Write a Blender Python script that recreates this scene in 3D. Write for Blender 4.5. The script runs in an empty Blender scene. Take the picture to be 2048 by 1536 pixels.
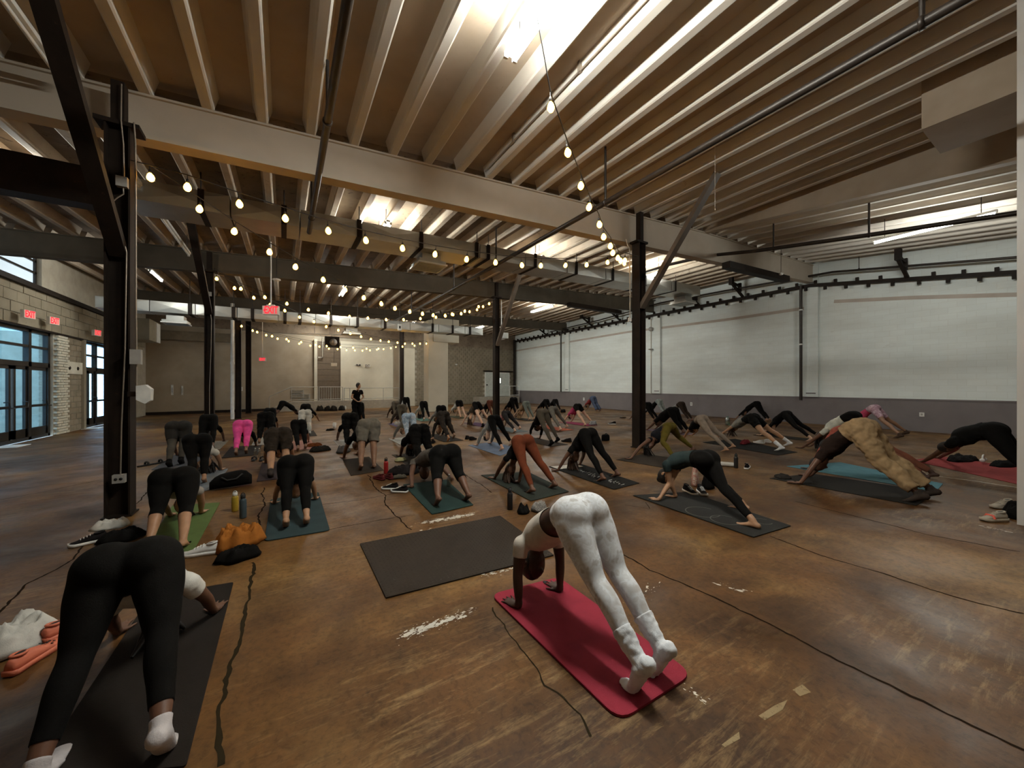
import bpy, bmesh, math, random
from mathutils import Vector, Matrix, Euler
from mathutils.kdtree import KDTree
from math import sin, cos, pi, radians, sqrt, atan2

# ------------------------------------------------------------------ camera, world, exposure
SC = bpy.context.scene
COL = SC.collection
FPX, CU, HV, CAMH, YAW = 745.0, 1024.0, 771.0, 1.6, radians(31.5)
SY, CY = sin(YAW), cos(YAW)
cam_d = bpy.data.cameras.new('camera')
cam_d.sensor_width = 36.0
cam_d.lens = FPX / 2048.0 * 36.0
cam_d.shift_y = (HV - 768.0) / 2048.0
cam_d.clip_start = 0.05
cam_d.clip_end = 200
cam = bpy.data.objects.new('camera', cam_d)
COL.objects.link(cam)
cam.location = (0, 0, CAMH)
cam.rotation_euler = (pi / 2, 0, -YAW)
SC.camera = cam
w = bpy.data.worlds.new('daylight'); SC.world = w
w.use_nodes = True
w.node_tree.nodes['Background'].inputs[0].default_value = (0.5, 0.74, 0.93, 1)
w.node_tree.nodes['Background'].inputs[1].default_value = 5.0
SC.view_settings.view_transform = 'Standard'
SC.view_settings.look = 'None'
SC.view_settings.gamma = 1.0
SC.view_settings.use_curve_mapping = False
SC.view_settings.exposure = 0.53
TUBE_POWER = 200.0
BULB_POWER = 14.0
SC.cycles.max_bounces = 6
SC.cycles.diffuse_bounces = 4
SC.cycles.glossy_bounces = 2
SC.cycles.transmission_bounces = 2
SC.cycles.use_adaptive_sampling = True
SC.cycles.adaptive_threshold = 0.03
SC.cycles.sample_clamp_indirect = 6.0

# ------------------------------------------------------------------ places of the photograph
def ray(u, v):
    r = (u - CU) / FPX
    return Vector((SY + CY * r, CY - SY * r, (HV - v) / FPX))
ORG = Vector((0, 0, CAMH))
def G(u, v, z=0.0):
    d = ray(u, v); return ORG + d * ((z - CAMH) / d.z)
def atY(u, v, Y):
    d = ray(u, v); return ORG + d * (Y / d.y)
def atX(u, v, X):
    d = ray(u, v); return ORG + d * (X / d.x)
def atD(u, v, D):
    return ORG + ray(u, v) * D

# ------------------------------------------------------------------ materials
MATS = {}
def _new(name):
    m = bpy.data.materials.new(name); m.use_nodes = True
    nt = m.node_tree; b = nt.nodes['Principled BSDF']
    MATS[name] = m
    return m, nt, b
def _noise(nt, scale, detail=4, rough=0.6, vec=None, dist=0.0):
    n = nt.nodes.new('ShaderNodeTexNoise'); n.inputs['Scale'].default_value = scale
    n.inputs['Detail'].default_value = detail; n.inputs['Roughness'].default_value = rough
    n.inputs['Distortion'].default_value = dist
    if vec: nt.links.new(vec, n.inputs['Vector'])
    return n
def _ramp(nt, src, stops):
    r = nt.nodes.new('ShaderNodeValToRGB'); nt.links.new(src, r.inputs[0])
    e = r.color_ramp.elements
    while len(e) < len(stops): e.new(0.5)
    for i, (p, c) in enumerate(stops):
        e[i].position = p; e[i].color = (c[0], c[1], c[2], 1)
    return r
def _mix(nt, fac, a, b, mode='MIX'):
    m = nt.nodes.new('ShaderNodeMix'); m.data_type = 'RGBA'; m.blend_type = mode
    for s, k in ((fac, 0), (a, 6), (b, 7)):
        if hasattr(s, 'is_linked'): nt.links.new(s, m.inputs[k])
        elif k == 0: m.inputs[0].default_value = s
        else: m.inputs[k].default_value = (s[0], s[1], s[2], 1)
    return m.outputs[2]
def _bump(nt, b, h, strength=0.3, dist=0.01):
    n = nt.nodes.new('ShaderNodeBump'); n.inputs['Strength'].default_value = strength
    n.inputs['Distance'].default_value = dist
    nt.links.new(h, n.inputs['Height']); nt.links.new(n.outputs[0], b.inputs['Normal'])
def _pos(nt):
    return nt.nodes.new('ShaderNodeNewGeometry').outputs['Position']
def _map(nt, vec, scale=(1, 1, 1), loc=(0, 0, 0), rot=(0, 0, 0)):
    n = nt.nodes.new('ShaderNodeMapping'); nt.links.new(vec, n.inputs[0])
    n.inputs['Scale'].default_value = scale; n.inputs['Location'].default_value = loc
    n.inputs['Rotation'].default_value = rot
    return n.outputs[0]
def plain(name, col, rough=0.6, metal=0.0, var=0.12, nscale=6.0, bump=0.15, spec=0.5, bscale=None):
    """a painted / woven / moulded surface: a base colour with a little uneven tone and fine relief"""
    if name in MATS: return MATS[name]
    m, nt, b = _new(name)
    tc = nt.nodes.new('ShaderNodeTexCoord').outputs['Object']
    n = _noise(nt, nscale, 3, 0.6, tc)
    lo = [c * (1 - var) for c in col]; hi = [min(1, c * (1 + var)) for c in col]
    r = _ramp(nt, n.outputs[0], [(0.3, lo), (0.7, hi)])
    nt.links.new(r.outputs[0], b.inputs['Base Color'])
    b.inputs['Roughness'].default_value = rough; b.inputs['Metallic'].default_value = metal
    b.inputs['Specular IOR Level'].default_value = spec
    if bump:
        n2 = _noise(nt, bscale or nscale * 12, 1, 0.6, tc)
        _bump(nt, b, n2.outputs[0], bump, 0.004)
    return m
def emit(name, col, strength):
    if name in MATS: return MATS[name]
    m, nt, b = _new(name)
    b.inputs['Base Color'].default_value = (col[0], col[1], col[2], 1)
    b.inputs['Emission Color'].default_value = (col[0], col[1], col[2], 1)
    b.inputs['Emission Strength'].default_value = strength
    m.cycles.emission_sampling = 'FRONT' if strength > 50 else 'NONE'
    return m
def fabric(col, key=None, rough=0.9, var=0.18):
    k = 'fabric_' + (key or '%02x%02x%02x' % tuple(int(min(1, c) * 255) for c in col))
    if k in MATS: return MATS[k]
    m = plain(k, col, rough, 0, var, 9.0, 0.25, 0.12, 160)
    b = m.node_tree.nodes['Principled BSDF']
    return m
def skin(col):
    k = 'skin_%02x%02x%02x' % tuple(int(c * 255) for c in col)
    if k in MATS: return MATS[k]
    m = plain(k, col, 0.5, 0, 0.1, 14, 0.06, 0.4, 200)
    return m

def mat_floor():
    m, nt, b = _new('stained_concrete')
    p = _pos(nt)
    big = _noise(nt, 0.33, 4, 0.62, p, 0.8)
    mid = _noise(nt, 1.7, 6, 0.7, p, 0.5)
    c1 = _ramp(nt, big.outputs[0], [(0.34, (0.054, 0.022, 0.0055)), (0.5, (0.118, 0.054, 0.015)), (0.66, (0.22, 0.122, 0.04))])
    c2 = _ramp(nt, mid.outputs[0], [(0.3, (0.36, 0.32, 0.27)), (0.52, (1, 1, 1)), (0.75, (1.5, 1.42, 1.3))])
    c = _mix(nt, 0.85, c1.outputs[0], c2.outputs[0], 'MULTIPLY')
    # grey film scuffed along the slab, in patches
    st = _noise(nt, 5.0, 5, 0.78, _map(nt, p, (0.5, 3.4, 1), rot=(0, 0, radians(58))), 0.4)
    sm = _ramp(nt, st.outputs[0], [(0.5, (0, 0, 0)), (0.72, (0.75, 0.75, 0.75))])
    sp = _noise(nt, 0.55, 4, 0.6, _map(nt, p, loc=(1.7, 4.2, 0)), 0.6)
    sq = _ramp(nt, sp.outputs[0], [(0.45, (0.05, 0.05, 0.05)), (0.65, (1, 1, 1))])
    c = _mix(nt, _mix(nt, 1.0, sm.outputs[0], sq.outputs[0], 'MULTIPLY'), c, (0.335, 0.22, 0.098))
    # fine dark grime and pale specks
    gr = _noise(nt, 26, 3, 0.7, p, 0.3); g1 = _ramp(nt, gr.outputs[0], [(0.34, (0.62, 0.58, 0.52)), (0.5, (1, 1, 1)), (0.7, (1.18, 1.15, 1.1))])
    c = _mix(nt, 0.8, c, g1.outputs[0], 'MULTIPLY')
    fl = _noise(nt, 16.0, 4, 0.75, p, 0.2); pa = _noise(nt, 0.8, 3, 0.5, _map(nt, p, loc=(3.1, 7.7, 0)))
    f1 = _ramp(nt, fl.outputs[0], [(0.7, (0, 0, 0)), (0.73, (0.8, 0.8, 0.8))])
    f2 = _ramp(nt, pa.outputs[0], [(0.52, (0, 0, 0)), (0.62, (1, 1, 1))])
    c = _mix(nt, _mix(nt, 1.0, f1.outputs[0], f2.outputs[0], 'MULTIPLY'), c, (0.45, 0.36, 0.24))
    dk = _noise(nt, 5.0, 4, 0.6, _map(nt, p, loc=(9, 2, 0)), 1.0)
    d1 = _ramp(nt, dk.outputs[0], [(0.7, (0, 0, 0)), (0.76, (0.8, 0.8, 0.8))])
    c = _mix(nt, d1.outputs[0], c, (0.035, 0.018, 0.008))
    nt.links.new(c, b.inputs['Base Color'])
    rr = _noise(nt, 1.1, 4, 0.65, _map(nt, p, loc=(5, 5, 0)), 0.4)
    r = _ramp(nt, rr.outputs[0], [(0.3, (0.34,) * 3), (0.7, (0.66,) * 3)])
    nt.links.new(r.outputs[0], b.inputs['Roughness'])
    b.inputs['Specular IOR Level'].default_value = 0.3
    hb = _noise(nt, 14, 5, 0.7, p)
    _bump(nt, b, hb.outputs[0], 0.22, 0.006)
    return m

def mat_whitewall():
    m, nt, b = _new('white_painted_brick')
    p = _pos(nt)
    # courses run along the wall: swap axes so that the brick texture lies in the wall's plane
    sep = nt.nodes.new('ShaderNodeSeparateXYZ'); nt.links.new(p, sep.inputs[0])
    cmb = nt.nodes.new('ShaderNodeCombineXYZ')
    nt.links.new(sep.outputs[1], cmb.inputs[0]); nt.links.new(sep.outputs[2], cmb.inputs[1])
    br = nt.nodes.new('ShaderNodeTexBrick'); nt.links.new(cmb.outputs[0], br.inputs['Vector'])
    br.inputs['Scale'].default_value = 1.0; br.inputs['Brick Width'].default_value = 0.4
    br.inputs['Row Height'].default_value = 0.2; br.inputs['Mortar Size'].default_value = 0.008
    br.inputs['Color1'].default_value = (1, 1, 1, 1); br.inputs['Color2'].default_value = (0.95, 0.95, 0.95, 1)
    br.inputs['Mortar'].default_value = (0.9, 0.89, 0.87, 1)
    n = _noise(nt, 0.6, 6, 0.6, _map(nt, p, (1, 0.4, 1.6)))
    c1 = _ramp(nt, n.outputs[0], [(0.3, (0.62, 0.645, 0.61)), (0.6, (0.76, 0.81, 0.79)), (0.8, (0.81, 0.865, 0.855))])
    c = _mix(nt, 0.8, c1.outputs[0], br.outputs[0], 'MULTIPLY')
    n3 = _noise(nt, 2.5, 8, 0.75, _map(nt, p, (1, 0.5, 2.5)))
    s = _ramp(nt, n3.outputs[0], [(0.63, (0, 0, 0)), (0.8, (1, 1, 1))])
    c = _mix(nt, s.outputs[0], c, (0.5, 0.49, 0.43))
    nt.links.new(c, b.inputs['Base Color']); b.inputs['Roughness'].default_value = 0.75
    _bump(nt, b, br.outputs[1], -0.25, 0.01)
    return m

def mat_paint(name, lo, hi, stain, amount=0.62, rough=0.75, scale=1.2):
    """old wall or ceiling paint with blotches and flaked places"""
    m, nt, b = _new(name)
    p = _pos(nt)
    n = _noise(nt, scale, 3, 0.62, p, 0.3)
    c1 = _ramp(nt, n.outputs[0], [(0.3, lo), (0.7, hi)])
    n2 = _noise(nt, scale * 5, 4, 0.75, p, 0.5)
    s = _ramp(nt, n2.outputs[0], [(amount, (0, 0, 0)), (amount + 0.1, (1, 1, 1))])
    c = _mix(nt, s.outputs[0], c1.outputs[0], stain)
    nt.links.new(c, b.inputs['Base Color']); b.inputs['Roughness'].default_value = rough; b.inputs['Specular IOR Level'].default_value = 0.2
    n3 = _noise(nt, 40, 2, 0.7, p); _bump(nt, b, n3.outputs[0], 0.2, 0.004)
    return m

M_FLOOR = mat_floor()
M_WWALL = mat_whitewall()
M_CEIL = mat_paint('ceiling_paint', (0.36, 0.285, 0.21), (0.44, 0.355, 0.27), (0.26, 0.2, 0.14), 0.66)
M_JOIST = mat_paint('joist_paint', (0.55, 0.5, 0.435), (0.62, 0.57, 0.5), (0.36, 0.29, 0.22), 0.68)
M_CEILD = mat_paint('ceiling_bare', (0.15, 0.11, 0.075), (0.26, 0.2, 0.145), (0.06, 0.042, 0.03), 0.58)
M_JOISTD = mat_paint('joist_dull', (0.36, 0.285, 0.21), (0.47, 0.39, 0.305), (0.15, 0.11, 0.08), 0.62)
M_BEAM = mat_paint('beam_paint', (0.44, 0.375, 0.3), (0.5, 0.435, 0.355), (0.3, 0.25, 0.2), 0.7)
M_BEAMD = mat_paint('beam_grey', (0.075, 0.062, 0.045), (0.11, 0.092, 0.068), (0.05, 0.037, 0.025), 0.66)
M_STEEL = mat_paint('dark_steel', (0.010, 0.0065, 0.0045), (0.021, 0.013, 0.0085), (0.06, 0.03, 0.016), 0.64, 0.65, 3.0)
M_PIPE = plain('black_pipe', (0.03, 0.022, 0.017), 0.45, 0.3, 0.3)
M_BACK = mat_paint('beige_wall', (0.31, 0.25, 0.18), (0.38, 0.315, 0.235), (0.27, 0.235, 0.19), 0.68)
M_BACKL = mat_paint('pale_wall', (0.56, 0.515, 0.41), (0.63, 0.585, 0.475), (0.44, 0.41, 0.34), 0.7)
M_WAINS = mat_paint('grey_wainscot', (0.165, 0.145, 0.145), (0.2, 0.178, 0.178), (0.12, 0.105, 0.1), 0.7, 0.6)
M_BLOCK = mat_paint('grey_block', (0.2, 0.165, 0.115), (0.29, 0.245, 0.18), (0.11, 0.085, 0.06), 0.64, 0.9, 2.5)
M_BLOCKL = mat_paint('tan_block', (0.22, 0.185, 0.13), (0.31, 0.27, 0.2), (0.16, 0.13, 0.09), 0.66, 0.9, 1.4)
M_MORTAR = mat_paint('mortar', (0.34, 0.3, 0.235), (0.42, 0.375, 0.3), (0.25, 0.22, 0.17), 0.66, 0.95, 3)
M_WBRICK = mat_paint('whitewashed_brick', (0.5, 0.47, 0.38), (0.66, 0.63, 0.53), (0.2, 0.16, 0.11), 0.66, 0.9, 3)
M_GALV = plain('galvanised_steel', (0.5, 0.5, 0.47), 0.42, 0.85, 0.1, 2.0, 0.05)
M_FRAME = plain('bronze_frame', (0.02, 0.016, 0.013), 0.4, 0.3, 0.2)
M_WHITE = plain('white_enamel', (0.75, 0.74, 0.7), 0.4)
M_GREYP = plain('grey_plastic', (0.35, 0.33, 0.3), 0.5)
M_CONDUIT = plain('conduit', (0.3, 0.25, 0.2), 0.4, 0.5)
M_RAIL = plain('railing_paint', (0.4, 0.38, 0.34), 0.5)
M_TUBE = emit('fluorescent_tube', (0.98, 1.0, 0.93), TUBE_POWER)
M_BULB = emit('filament_glow', (1.0, 0.47, 0.06), BULB_POWER)
M_CORD = plain('black_cord', (0.012, 0.01, 0.009), 0.6)
M_BLACK = plain('black_rubber', (0.012, 0.011, 0.010), 0.7)
def mat_glass(name, tint=(1, 1, 1), rough=0.0, alpha=0.16):
    m, nt, b = _new(name)
    out = nt.nodes['Material Output']
    g = nt.nodes.new('ShaderNodeBsdfGlossy'); g.inputs['Roughness'].default_value = rough
    t = nt.nodes.new('ShaderNodeBsdfTransparent'); t.inputs[0].default_value = (tint[0], tint[1], tint[2], 1)
    mx = nt.nodes.new('ShaderNodeMixShader'); mx.inputs[0].default_value = alpha
    nt.links.new(t.outputs[0], mx.inputs[1]); nt.links.new(g.outputs[0], mx.inputs[2])
    nt.links.new(mx.outputs[0], out.inputs[0])
    return m
M_GLASS = mat_glass('door_glass', (0.72, 0.86, 0.95))
M_FROST = emit('daylight_panel', (0.62, 0.74, 0.84), 0.42)

# ------------------------------------------------------------------ building helpers
def root_loc(o):
    v = Vector((0, 0, 0))
    while o is not None:
        v += o.location; o = o.parent
    return v
def link_mesh(name, me, mats, parent=None):
    o = bpy.data.objects.new(name, me); COL.objects.link(o)
    for m in (mats if isinstance(mats, (list, tuple)) else [mats]):
        me.materials.append(m)
    if parent is not None: o.parent = parent
    return o
def tag(o, label=None, cat=None, group=None, kind=None):
    if label: o['label'] = label
    if cat: o['category'] = cat
    if group: o['group'] = group
    if kind: o['kind'] = kind
    return o
def thing(name, loc, label, cat, group=None, kind=None):
    o = bpy.data.objects.new(name, None); COL.objects.link(o)
    o.empty_display_size = 0.1; o.location = loc
    return tag(o, label, cat, group, kind)
class MB:
    """collects boxes, bars, tubes and lofts in world space; build() links them as one mesh object"""
    def __init__(s): s.v = []; s.f = []; s.mi = []; s.sm = []
    def add(s, vs, fs, mi=0, sm=False):
        o = len(s.v); s.v += [Vector(x) for x in vs]
        for f in fs: s.f.append([o + i for i in f]); s.mi.append(mi); s.sm.append(sm)
        return s
    def box(s, a, b, mi=0):
        (x0, y0, z0), (x1, y1, z1) = a, b
        return s.add([(x0, y0, z0), (x1, y0, z0), (x1, y1, z0), (x0, y1, z0), (x0, y0, z1), (x1, y0, z1), (x1, y1, z1), (x0, y1, z1)],
                     [(0, 3, 2, 1), (4, 5, 6, 7), (0, 1, 5, 4), (1, 2, 6, 5), (2, 3, 7, 6), (3, 0, 4, 7)], mi)
    def bar(s, p, q, w, h, up=(0, 0, 1), mi=0):
        p, q = Vector(p), Vector(q); d = (q - p).normalized(); up = Vector(up)
        if abs(d.dot(up)) > 0.99: up = Vector((0, 1, 0))
        r = d.cross(up).normalized(); u = r.cross(d)
        c = [r * (w / 2 * i) + u * (h / 2 * j) for i, j in ((-1, -1), (1, -1), (1, 1), (-1, 1))]
        return s.add([p + k for k in c] + [q + k for k in c],
                     [(0, 3, 2, 1), (4, 5, 6, 7), (0, 1, 5, 4), (1, 2, 6, 5), (2, 3, 7, 6), (3, 0, 4, 7)][::1], mi)
    def tube(s, pts, r, n=8, mi=0, cap=True):
        pts = [Vector(p) for p in pts]; rings = []; ref = Vector((0.13, 0.21, 0.97))
        for i, p in enumerate(pts):
            d = (pts[min(i + 1, len(pts) - 1)] - pts[max(i - 1, 0)]).normalized()
            a = d.cross(ref)
            if a.length < 1e-3: a = d.cross(Vector((1, 0, 0)))
            a.normalize(); b = d.cross(a); rr = r[i] if isinstance(r, (list, tuple)) else r
            rings.append([p + (a * cos(2 * pi * k / n) + b * sin(2 * pi * k / n)) * rr for k in range(n)])
        vs = [x for g in rings for x in g]; fs = []
        for i in range(len(pts) - 1):
            for k in range(n):
                k2 = (k + 1) % n; fs.append((i * n + k, i * n + k2, (i + 1) * n + k2, (i + 1) * n + k))
        s.add(vs, fs, mi, True)
        if cap:
            s.add(rings[0], [tuple(range(n - 1, -1, -1))], mi); s.add(rings[-1], [tuple(range(n))], mi)
        return s
    def loft(s, rings, mi=0, sm=True, cap=True):
        n = len(rings[0]); vs = [x for g in rings for x in g]; fs = []
        for i in range(len(rings) - 1):
            for k in range(n):
                k2 = (k + 1) % n; fs.append((i * n + k, i * n + k2, (i + 1) * n + k2, (i + 1) * n + k))
        if cap:
            fs.append(tuple(range(n - 1, -1, -1))); fs.append(tuple((len(rings) - 1) * n + k for k in range(n)))
        return s.add(vs, fs, mi, sm)
    def lathe(s, base, prof, n=14, axis=(0, 0, 1), mi=0):
        """prof: list of (radius, height along axis)"""
        ax = Vector(axis).normalized(); a = ax.orthogonal().normalized(); b = ax.cross(a); base = Vector(base)
        return s.loft([[base + ax * h + (a * cos(2 * pi * k / n) + b * sin(2 * pi * k / n)) * max(r, 1e-4) for k in range(n)] for r, h in prof], mi)
    def prism(s, poly, ext, mi=0):
        """poly: points of one end; ext: vector to the other end"""
        n = len(poly); e = Vector(ext); vs = [Vector(p) for p in poly]; vs += [p + e for p in vs]
        fs = [tuple(range(n - 1, -1, -1)), tuple(range(n, 2 * n))] + [(i, (i + 1) % n, n + (i + 1) % n, n + i) for i in range(n)]
        return s.add(vs, fs, mi)
    def mesh(s, name, off=Vector((0, 0, 0))):
        me = bpy.data.meshes.new(name)
        me.from_pydata([tuple(p - off) for p in s.v], [], s.f)
        me.polygons.foreach_set('material_index', s.mi)
        me.polygons.foreach_set('use_smooth', s.sm)
        bm = bmesh.new(); bm.from_mesh(me); bmesh.ops.recalc_face_normals(bm, faces=bm.faces); bm.to_mesh(me); bm.free()
        return me
    def build(s, name, mats, parent=None):
        return link_mesh(name, s.mesh(name, root_loc(parent)), mats, parent)
def put(name, me, loc, parent=None, rot=(0, 0, 0), scale=(1, 1, 1)):
    """an object that shares its mesh with its alikes; loc is in the world"""
    o = bpy.data.objects.new(name, me); COL.objects.link(o)
    if parent is not None: o.parent = parent
    o.location = Vector(loc) - root_loc(parent); o.rotation_euler = rot; o.scale = scale
    return o
def struct(name, mb, mats, parent=None):
    o = mb.build(name, mats, parent)
    if parent is None: o['kind'] = 'structure'
    return o
def lettering(name, text, loc, size, mat, parent, rotz=0.0, ext=0.002, sx=1.0, rot=None):
    c = bpy.data.curves.new(name, 'FONT'); c.body = text; c.size = size; c.align_x = 'CENTER'; c.align_y = 'CENTER'
    c.extrude = ext; c.materials.append(mat)
    o = bpy.data.objects.new(name, c); COL.objects.link(o); o.parent = parent
    o.location = Vector(loc) - root_loc(parent); o.rotation_euler = rot or (pi / 2, 0, rotz); o.scale = (sx, 1, 1)
    return o
# ------------------------------------------------------------------ the hall: floor, walls, roof
import mathutils
random.seed(7)
XL, XR, YN, Y1, Y2, Y3 = -6.3, 18.9, -4.0, 6.6, 14.4, 22.4
def backY(x): return 27.3 + (x - XL) * 3.0 / 25.2
def r1(x): return 5.52 + 0.072 * x if x < 11 else 6.312 + 0.039 * (x - 11)
def r2(x): return 5.79 + 0.047 * x
def r3(x): return 5.93 + 0.027 * x
def r4(x): return 6.0 + 0.015 * x
def near_z(x, y): return r1(x) - (0.125 * (Y1 - y) if x > 11.0 else 0.0)
def bw(u, v):
    d = ray(u, v); t = (27.3 - XL * 3.0 / 25.2) / (d.y - d.x * 3.0 / 25.2)
    return ORG + d * t

fl = MB()
fl.add([(XL, YN, 0), (XR, YN, 0), (XR, 30.4, 0), (XL, 27.3, 0), (XL, YN, -0.2), (XR, YN, -0.2), (XR, 30.4, -0.2), (XL, 27.3, -0.2)],
       [(0, 1, 2, 3), (7, 6, 5, 4), (0, 4, 5, 1), (1, 5, 6, 2), (2, 6, 7, 3), (3, 7, 4, 0)])
floor = struct('floor', fl, M_FLOOR)
M_CRACK = plain('crack_grime', (0.016, 0.009, 0.005), 0.9, spec=0.05, bump=0)
M_CRACKG = plain('sealed_crack', (0.022, 0.016, 0.008), 0.9, spec=0.05, bump=0)
M_SPLASH = mat_paint('old_white_paint', (0.55, 0.5, 0.42), (0.72, 0.68, 0.6), (0.25, 0.18, 0.11), 0.6, 0.7, 9)
M_TAPE = mat_paint('old_yellow_paint', (0.26, 0.19, 0.10), (0.32, 0.24, 0.13), (0.15, 0.1, 0.05), 0.55, 0.7, 8)
def crack(pix, w0, mat=None, jag=1.0):
    """a ragged dark seam in the slab"""
    pts = [G(*p) for p in pix]; out = []; ph = random.uniform(0, 50)
    for a, b in zip(pts[:-1], pts[1:]):
        n = max(2, int((b - a).length / 0.035))
        for k in range(n): out.append(a.lerp(b, k / n))
    out.append(pts[-1]); vs = []; fs = []; run = 0.0
    for i, p in enumerate(out):
        if i: run += (out[i] - out[i - 1]).length
        d = (out[min(i + 3, len(out) - 1)] - out[max(0, i - 3)]).normalized(); s = Vector((-d.y, d.x, 0))
        q = Vector((run * 3.0, ph, 0)); p = p + s * (jag * (.028 * mathutils.noise.noise(q) + .014 * mathutils.noise.noise(q * 3.7) + random.uniform(-.0035, .0035)))
        w = w0 * (.65 + .7 * abs(mathutils.noise.noise(q * 2.3 + Vector((9, 0, 0)))) + random.uniform(-.15, .15))
        vs += [p + s * w + Vector((0, 0, 0.0012)), p - s * w + Vector((0, 0, 0.0012))]
        if i: fs.append((2 * i - 2, 2 * i - 1, 2 * i + 1, 2 * i))
    MB().add(vs, fs).build('crack', mat or M_CRACK, floor)
crack([(1220, 1095), (1300, 1140), (1400, 1182), (1560, 1260), (1690, 1330), (1780, 1370), (1920, 1440), (2048, 1499)], 0.011)
crack([(1540, 1072), (1640, 1110), (1760, 1145), (1860, 1180), (1960, 1208), (2048, 1228)], 0.008, None, 0.6)
crack([(1590, 1003), (1700, 1030), (1850, 1068), (2040, 1104)], 0.009, None, 0.6)
crack([(505, 1125), (497, 1195), (478, 1265), (465, 1330), (445, 1430), (432, 1536)], 0.013, M_CRACKG, 1.4)
crack([(170, 1090), (140, 1120), (110, 1140), (60, 1165), (20, 1205), (0, 1228)], 0.010)
crack([(305, 975), (275, 1005), (262, 1015)], 0.010)
crack([(735, 950), (750, 975), (768, 990), (772, 1010), (790, 1030), (805, 1045), (822, 1060)], 0.010)
crack([(530, 975), (524, 990), (530, 1008), (520, 1030), (522, 1050)], 0.010)
crack([(925, 945), (955, 965), (985, 985)], 0.009)
crack([(985, 1215), (1020, 1270), (1060, 1320), (1090, 1370), (1160, 1430), (1190, 1470)], 0.006, M_CRACKG)
crack([(640, 1010), (720, 1000), (800, 985), (822, 972)], 0.006, None, 0.5)
crack([(655, 1060), (760, 1040), (830, 1030)], 0.006, None, 0.5)
crack([(300, 1040), (420, 1025), (520, 1010), (560, 1000)], 0.007, None, 0.5)
crack([(1250, 1010), (1300, 1018), (1290, 1005)], 0.006, None, 0.5)
crack([(0, 1000), (80, 985), (200, 960), (300, 940)], 0.008, None, 0.4)
def patch(pix, n, size, mat, seed, name='paint_patch', z=0.0014):
    """a scatter of flaked paint chips that belongs to the floor"""
    random.seed(seed); c = [G(*p) for p in pix]; mb = MB(); n = n * 4
    for i in range(n):
        t = random.random(); k = int(t * (len(c) - 1)); f = t * (len(c) - 1) - k
        along = (c[-1] - c[0]).normalized(); sd_ = Vector((-along.y, along.x, 0)); e_ = random.gauss(0, 1)
        p = c[k].lerp(c[min(k + 1, len(c) - 1)], f) + along * random.gauss(0, size) + sd_ * (e_ * size * .55)
        r = random.random() ** 2.2 * size * .55 * max(.15, 1 - abs(e_) * .4) + .003; m = random.randint(6, 9)
        a0 = random.random() * 6; q = random.uniform(.3, .6)
        pts = []
        for j in range(m):
            a = a0 + 2 * pi * j / m; rr = r * random.uniform(.45, 1.5); pts.append(p + along * (cos(a) * rr) + sd_ * (sin(a) * rr * q) + Vector((0, 0, z + .000004 * i)))
        mb.add(pts, [tuple(range(m))])
    o = mb.build(name, mat, floor); o['kind'] = 'stuff'
patch([(815, 1270), (850, 1255), (900, 1240), (935, 1225)], 60, 0.05, M_SPLASH, 1)
patch([(850, 1045), (880, 1040), (910, 1035), (935, 1030)], 60, 0.07, M_SPLASH, 2)
patch([(860, 1060), (905, 1055)], 20, 0.05, M_SPLASH, 3)
patch([(965, 1150), (1040, 1135)], 24, 0.04, M_SPLASH, 4)
patch([(1440, 1170), (1480, 1180)], 4, 0.05, M_SPLASH, 5)
patch([(1310, 1165), (1290, 1190)], 5, 0.05, M_SPLASH, 6)
patch([(1975, 1055), (2000, 1060)], 10, 0.05, M_SPLASH, 7)
patch([(1385, 1385), (1400, 1395)], 4, 0.03, M_SPLASH, 8)
for q in ([(1517, 1432), (1548, 1412), (1575, 1400), (1565, 1420), (1530, 1441)], [(1585, 1380), (1605, 1369), (1622, 1385), (1600, 1393)], [(1443, 1490), (1478, 1464), (1480, 1478), (1450, 1495)]):
    MB().add([G(*p) + Vector((0, 0, .0015)) for p in q], [tuple(range(len(q)))]).build('paint_patch', M_TAPE, floor)
# worn white line by the wall on the right
crack([(1850, 948), (1900, 956), (1950, 962), (2000, 970), (2042, 976)], 0.022, M_SPLASH, 0.1)
crack([(1125, 850), (1190, 855), (1240, 858)], 0.012, M_SPLASH, 0.1)

# --- wall on the right, white above a grey dado
wr = MB(); wr.box((XR, YN, 0), (XR + 0.3, 30.6, 7.2))
wall_right = struct('wall_right', wr, M_WWALL)
d = MB(); d.box((XR - 0.03, YN, 0), (XR, 30.3, 1.08)); d.build('dado', M_WAINS, wall_right)
d = MB(); d.box((XR - 0.05, YN, 1.08), (XR, 30.3, 1.13)); d.build('dado_cap', M_WAINS, wall_right)
for y in (6.75, 14.3, 22.5):
    d = MB(); d.box((XR - 0.12, y - 0.24, 1.13), (XR, y + 0.24, 6.6)); d.build('pilaster', M_WWALL, wall_right)
    d = MB(); d.box((XR - 0.06, y - 0.17, 1.25), (XR - 0.121, y + 0.17, 1.3)); d.build('pilaster_plate', M_WAINS, wall_right)
M_BAND = mat_paint('band_brown', (0.42, 0.36, 0.31), (0.5, 0.44, 0.385), (0.6, 0.56, 0.5), 0.68)  # flat brown strips laid on the wall below the rail
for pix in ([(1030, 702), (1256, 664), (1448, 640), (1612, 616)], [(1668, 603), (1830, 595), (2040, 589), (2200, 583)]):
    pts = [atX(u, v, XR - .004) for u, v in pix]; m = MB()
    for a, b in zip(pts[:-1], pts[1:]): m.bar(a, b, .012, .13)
    m.build('brown_band', M_BAND, wall_right)
# --- wall behind the camera
wf = MB(); wf.box((XL - 0.3, YN - 0.3, 0), (XR + 0.3, YN, 7.2)); struct('wall_front', wf, M_BACK)

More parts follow.
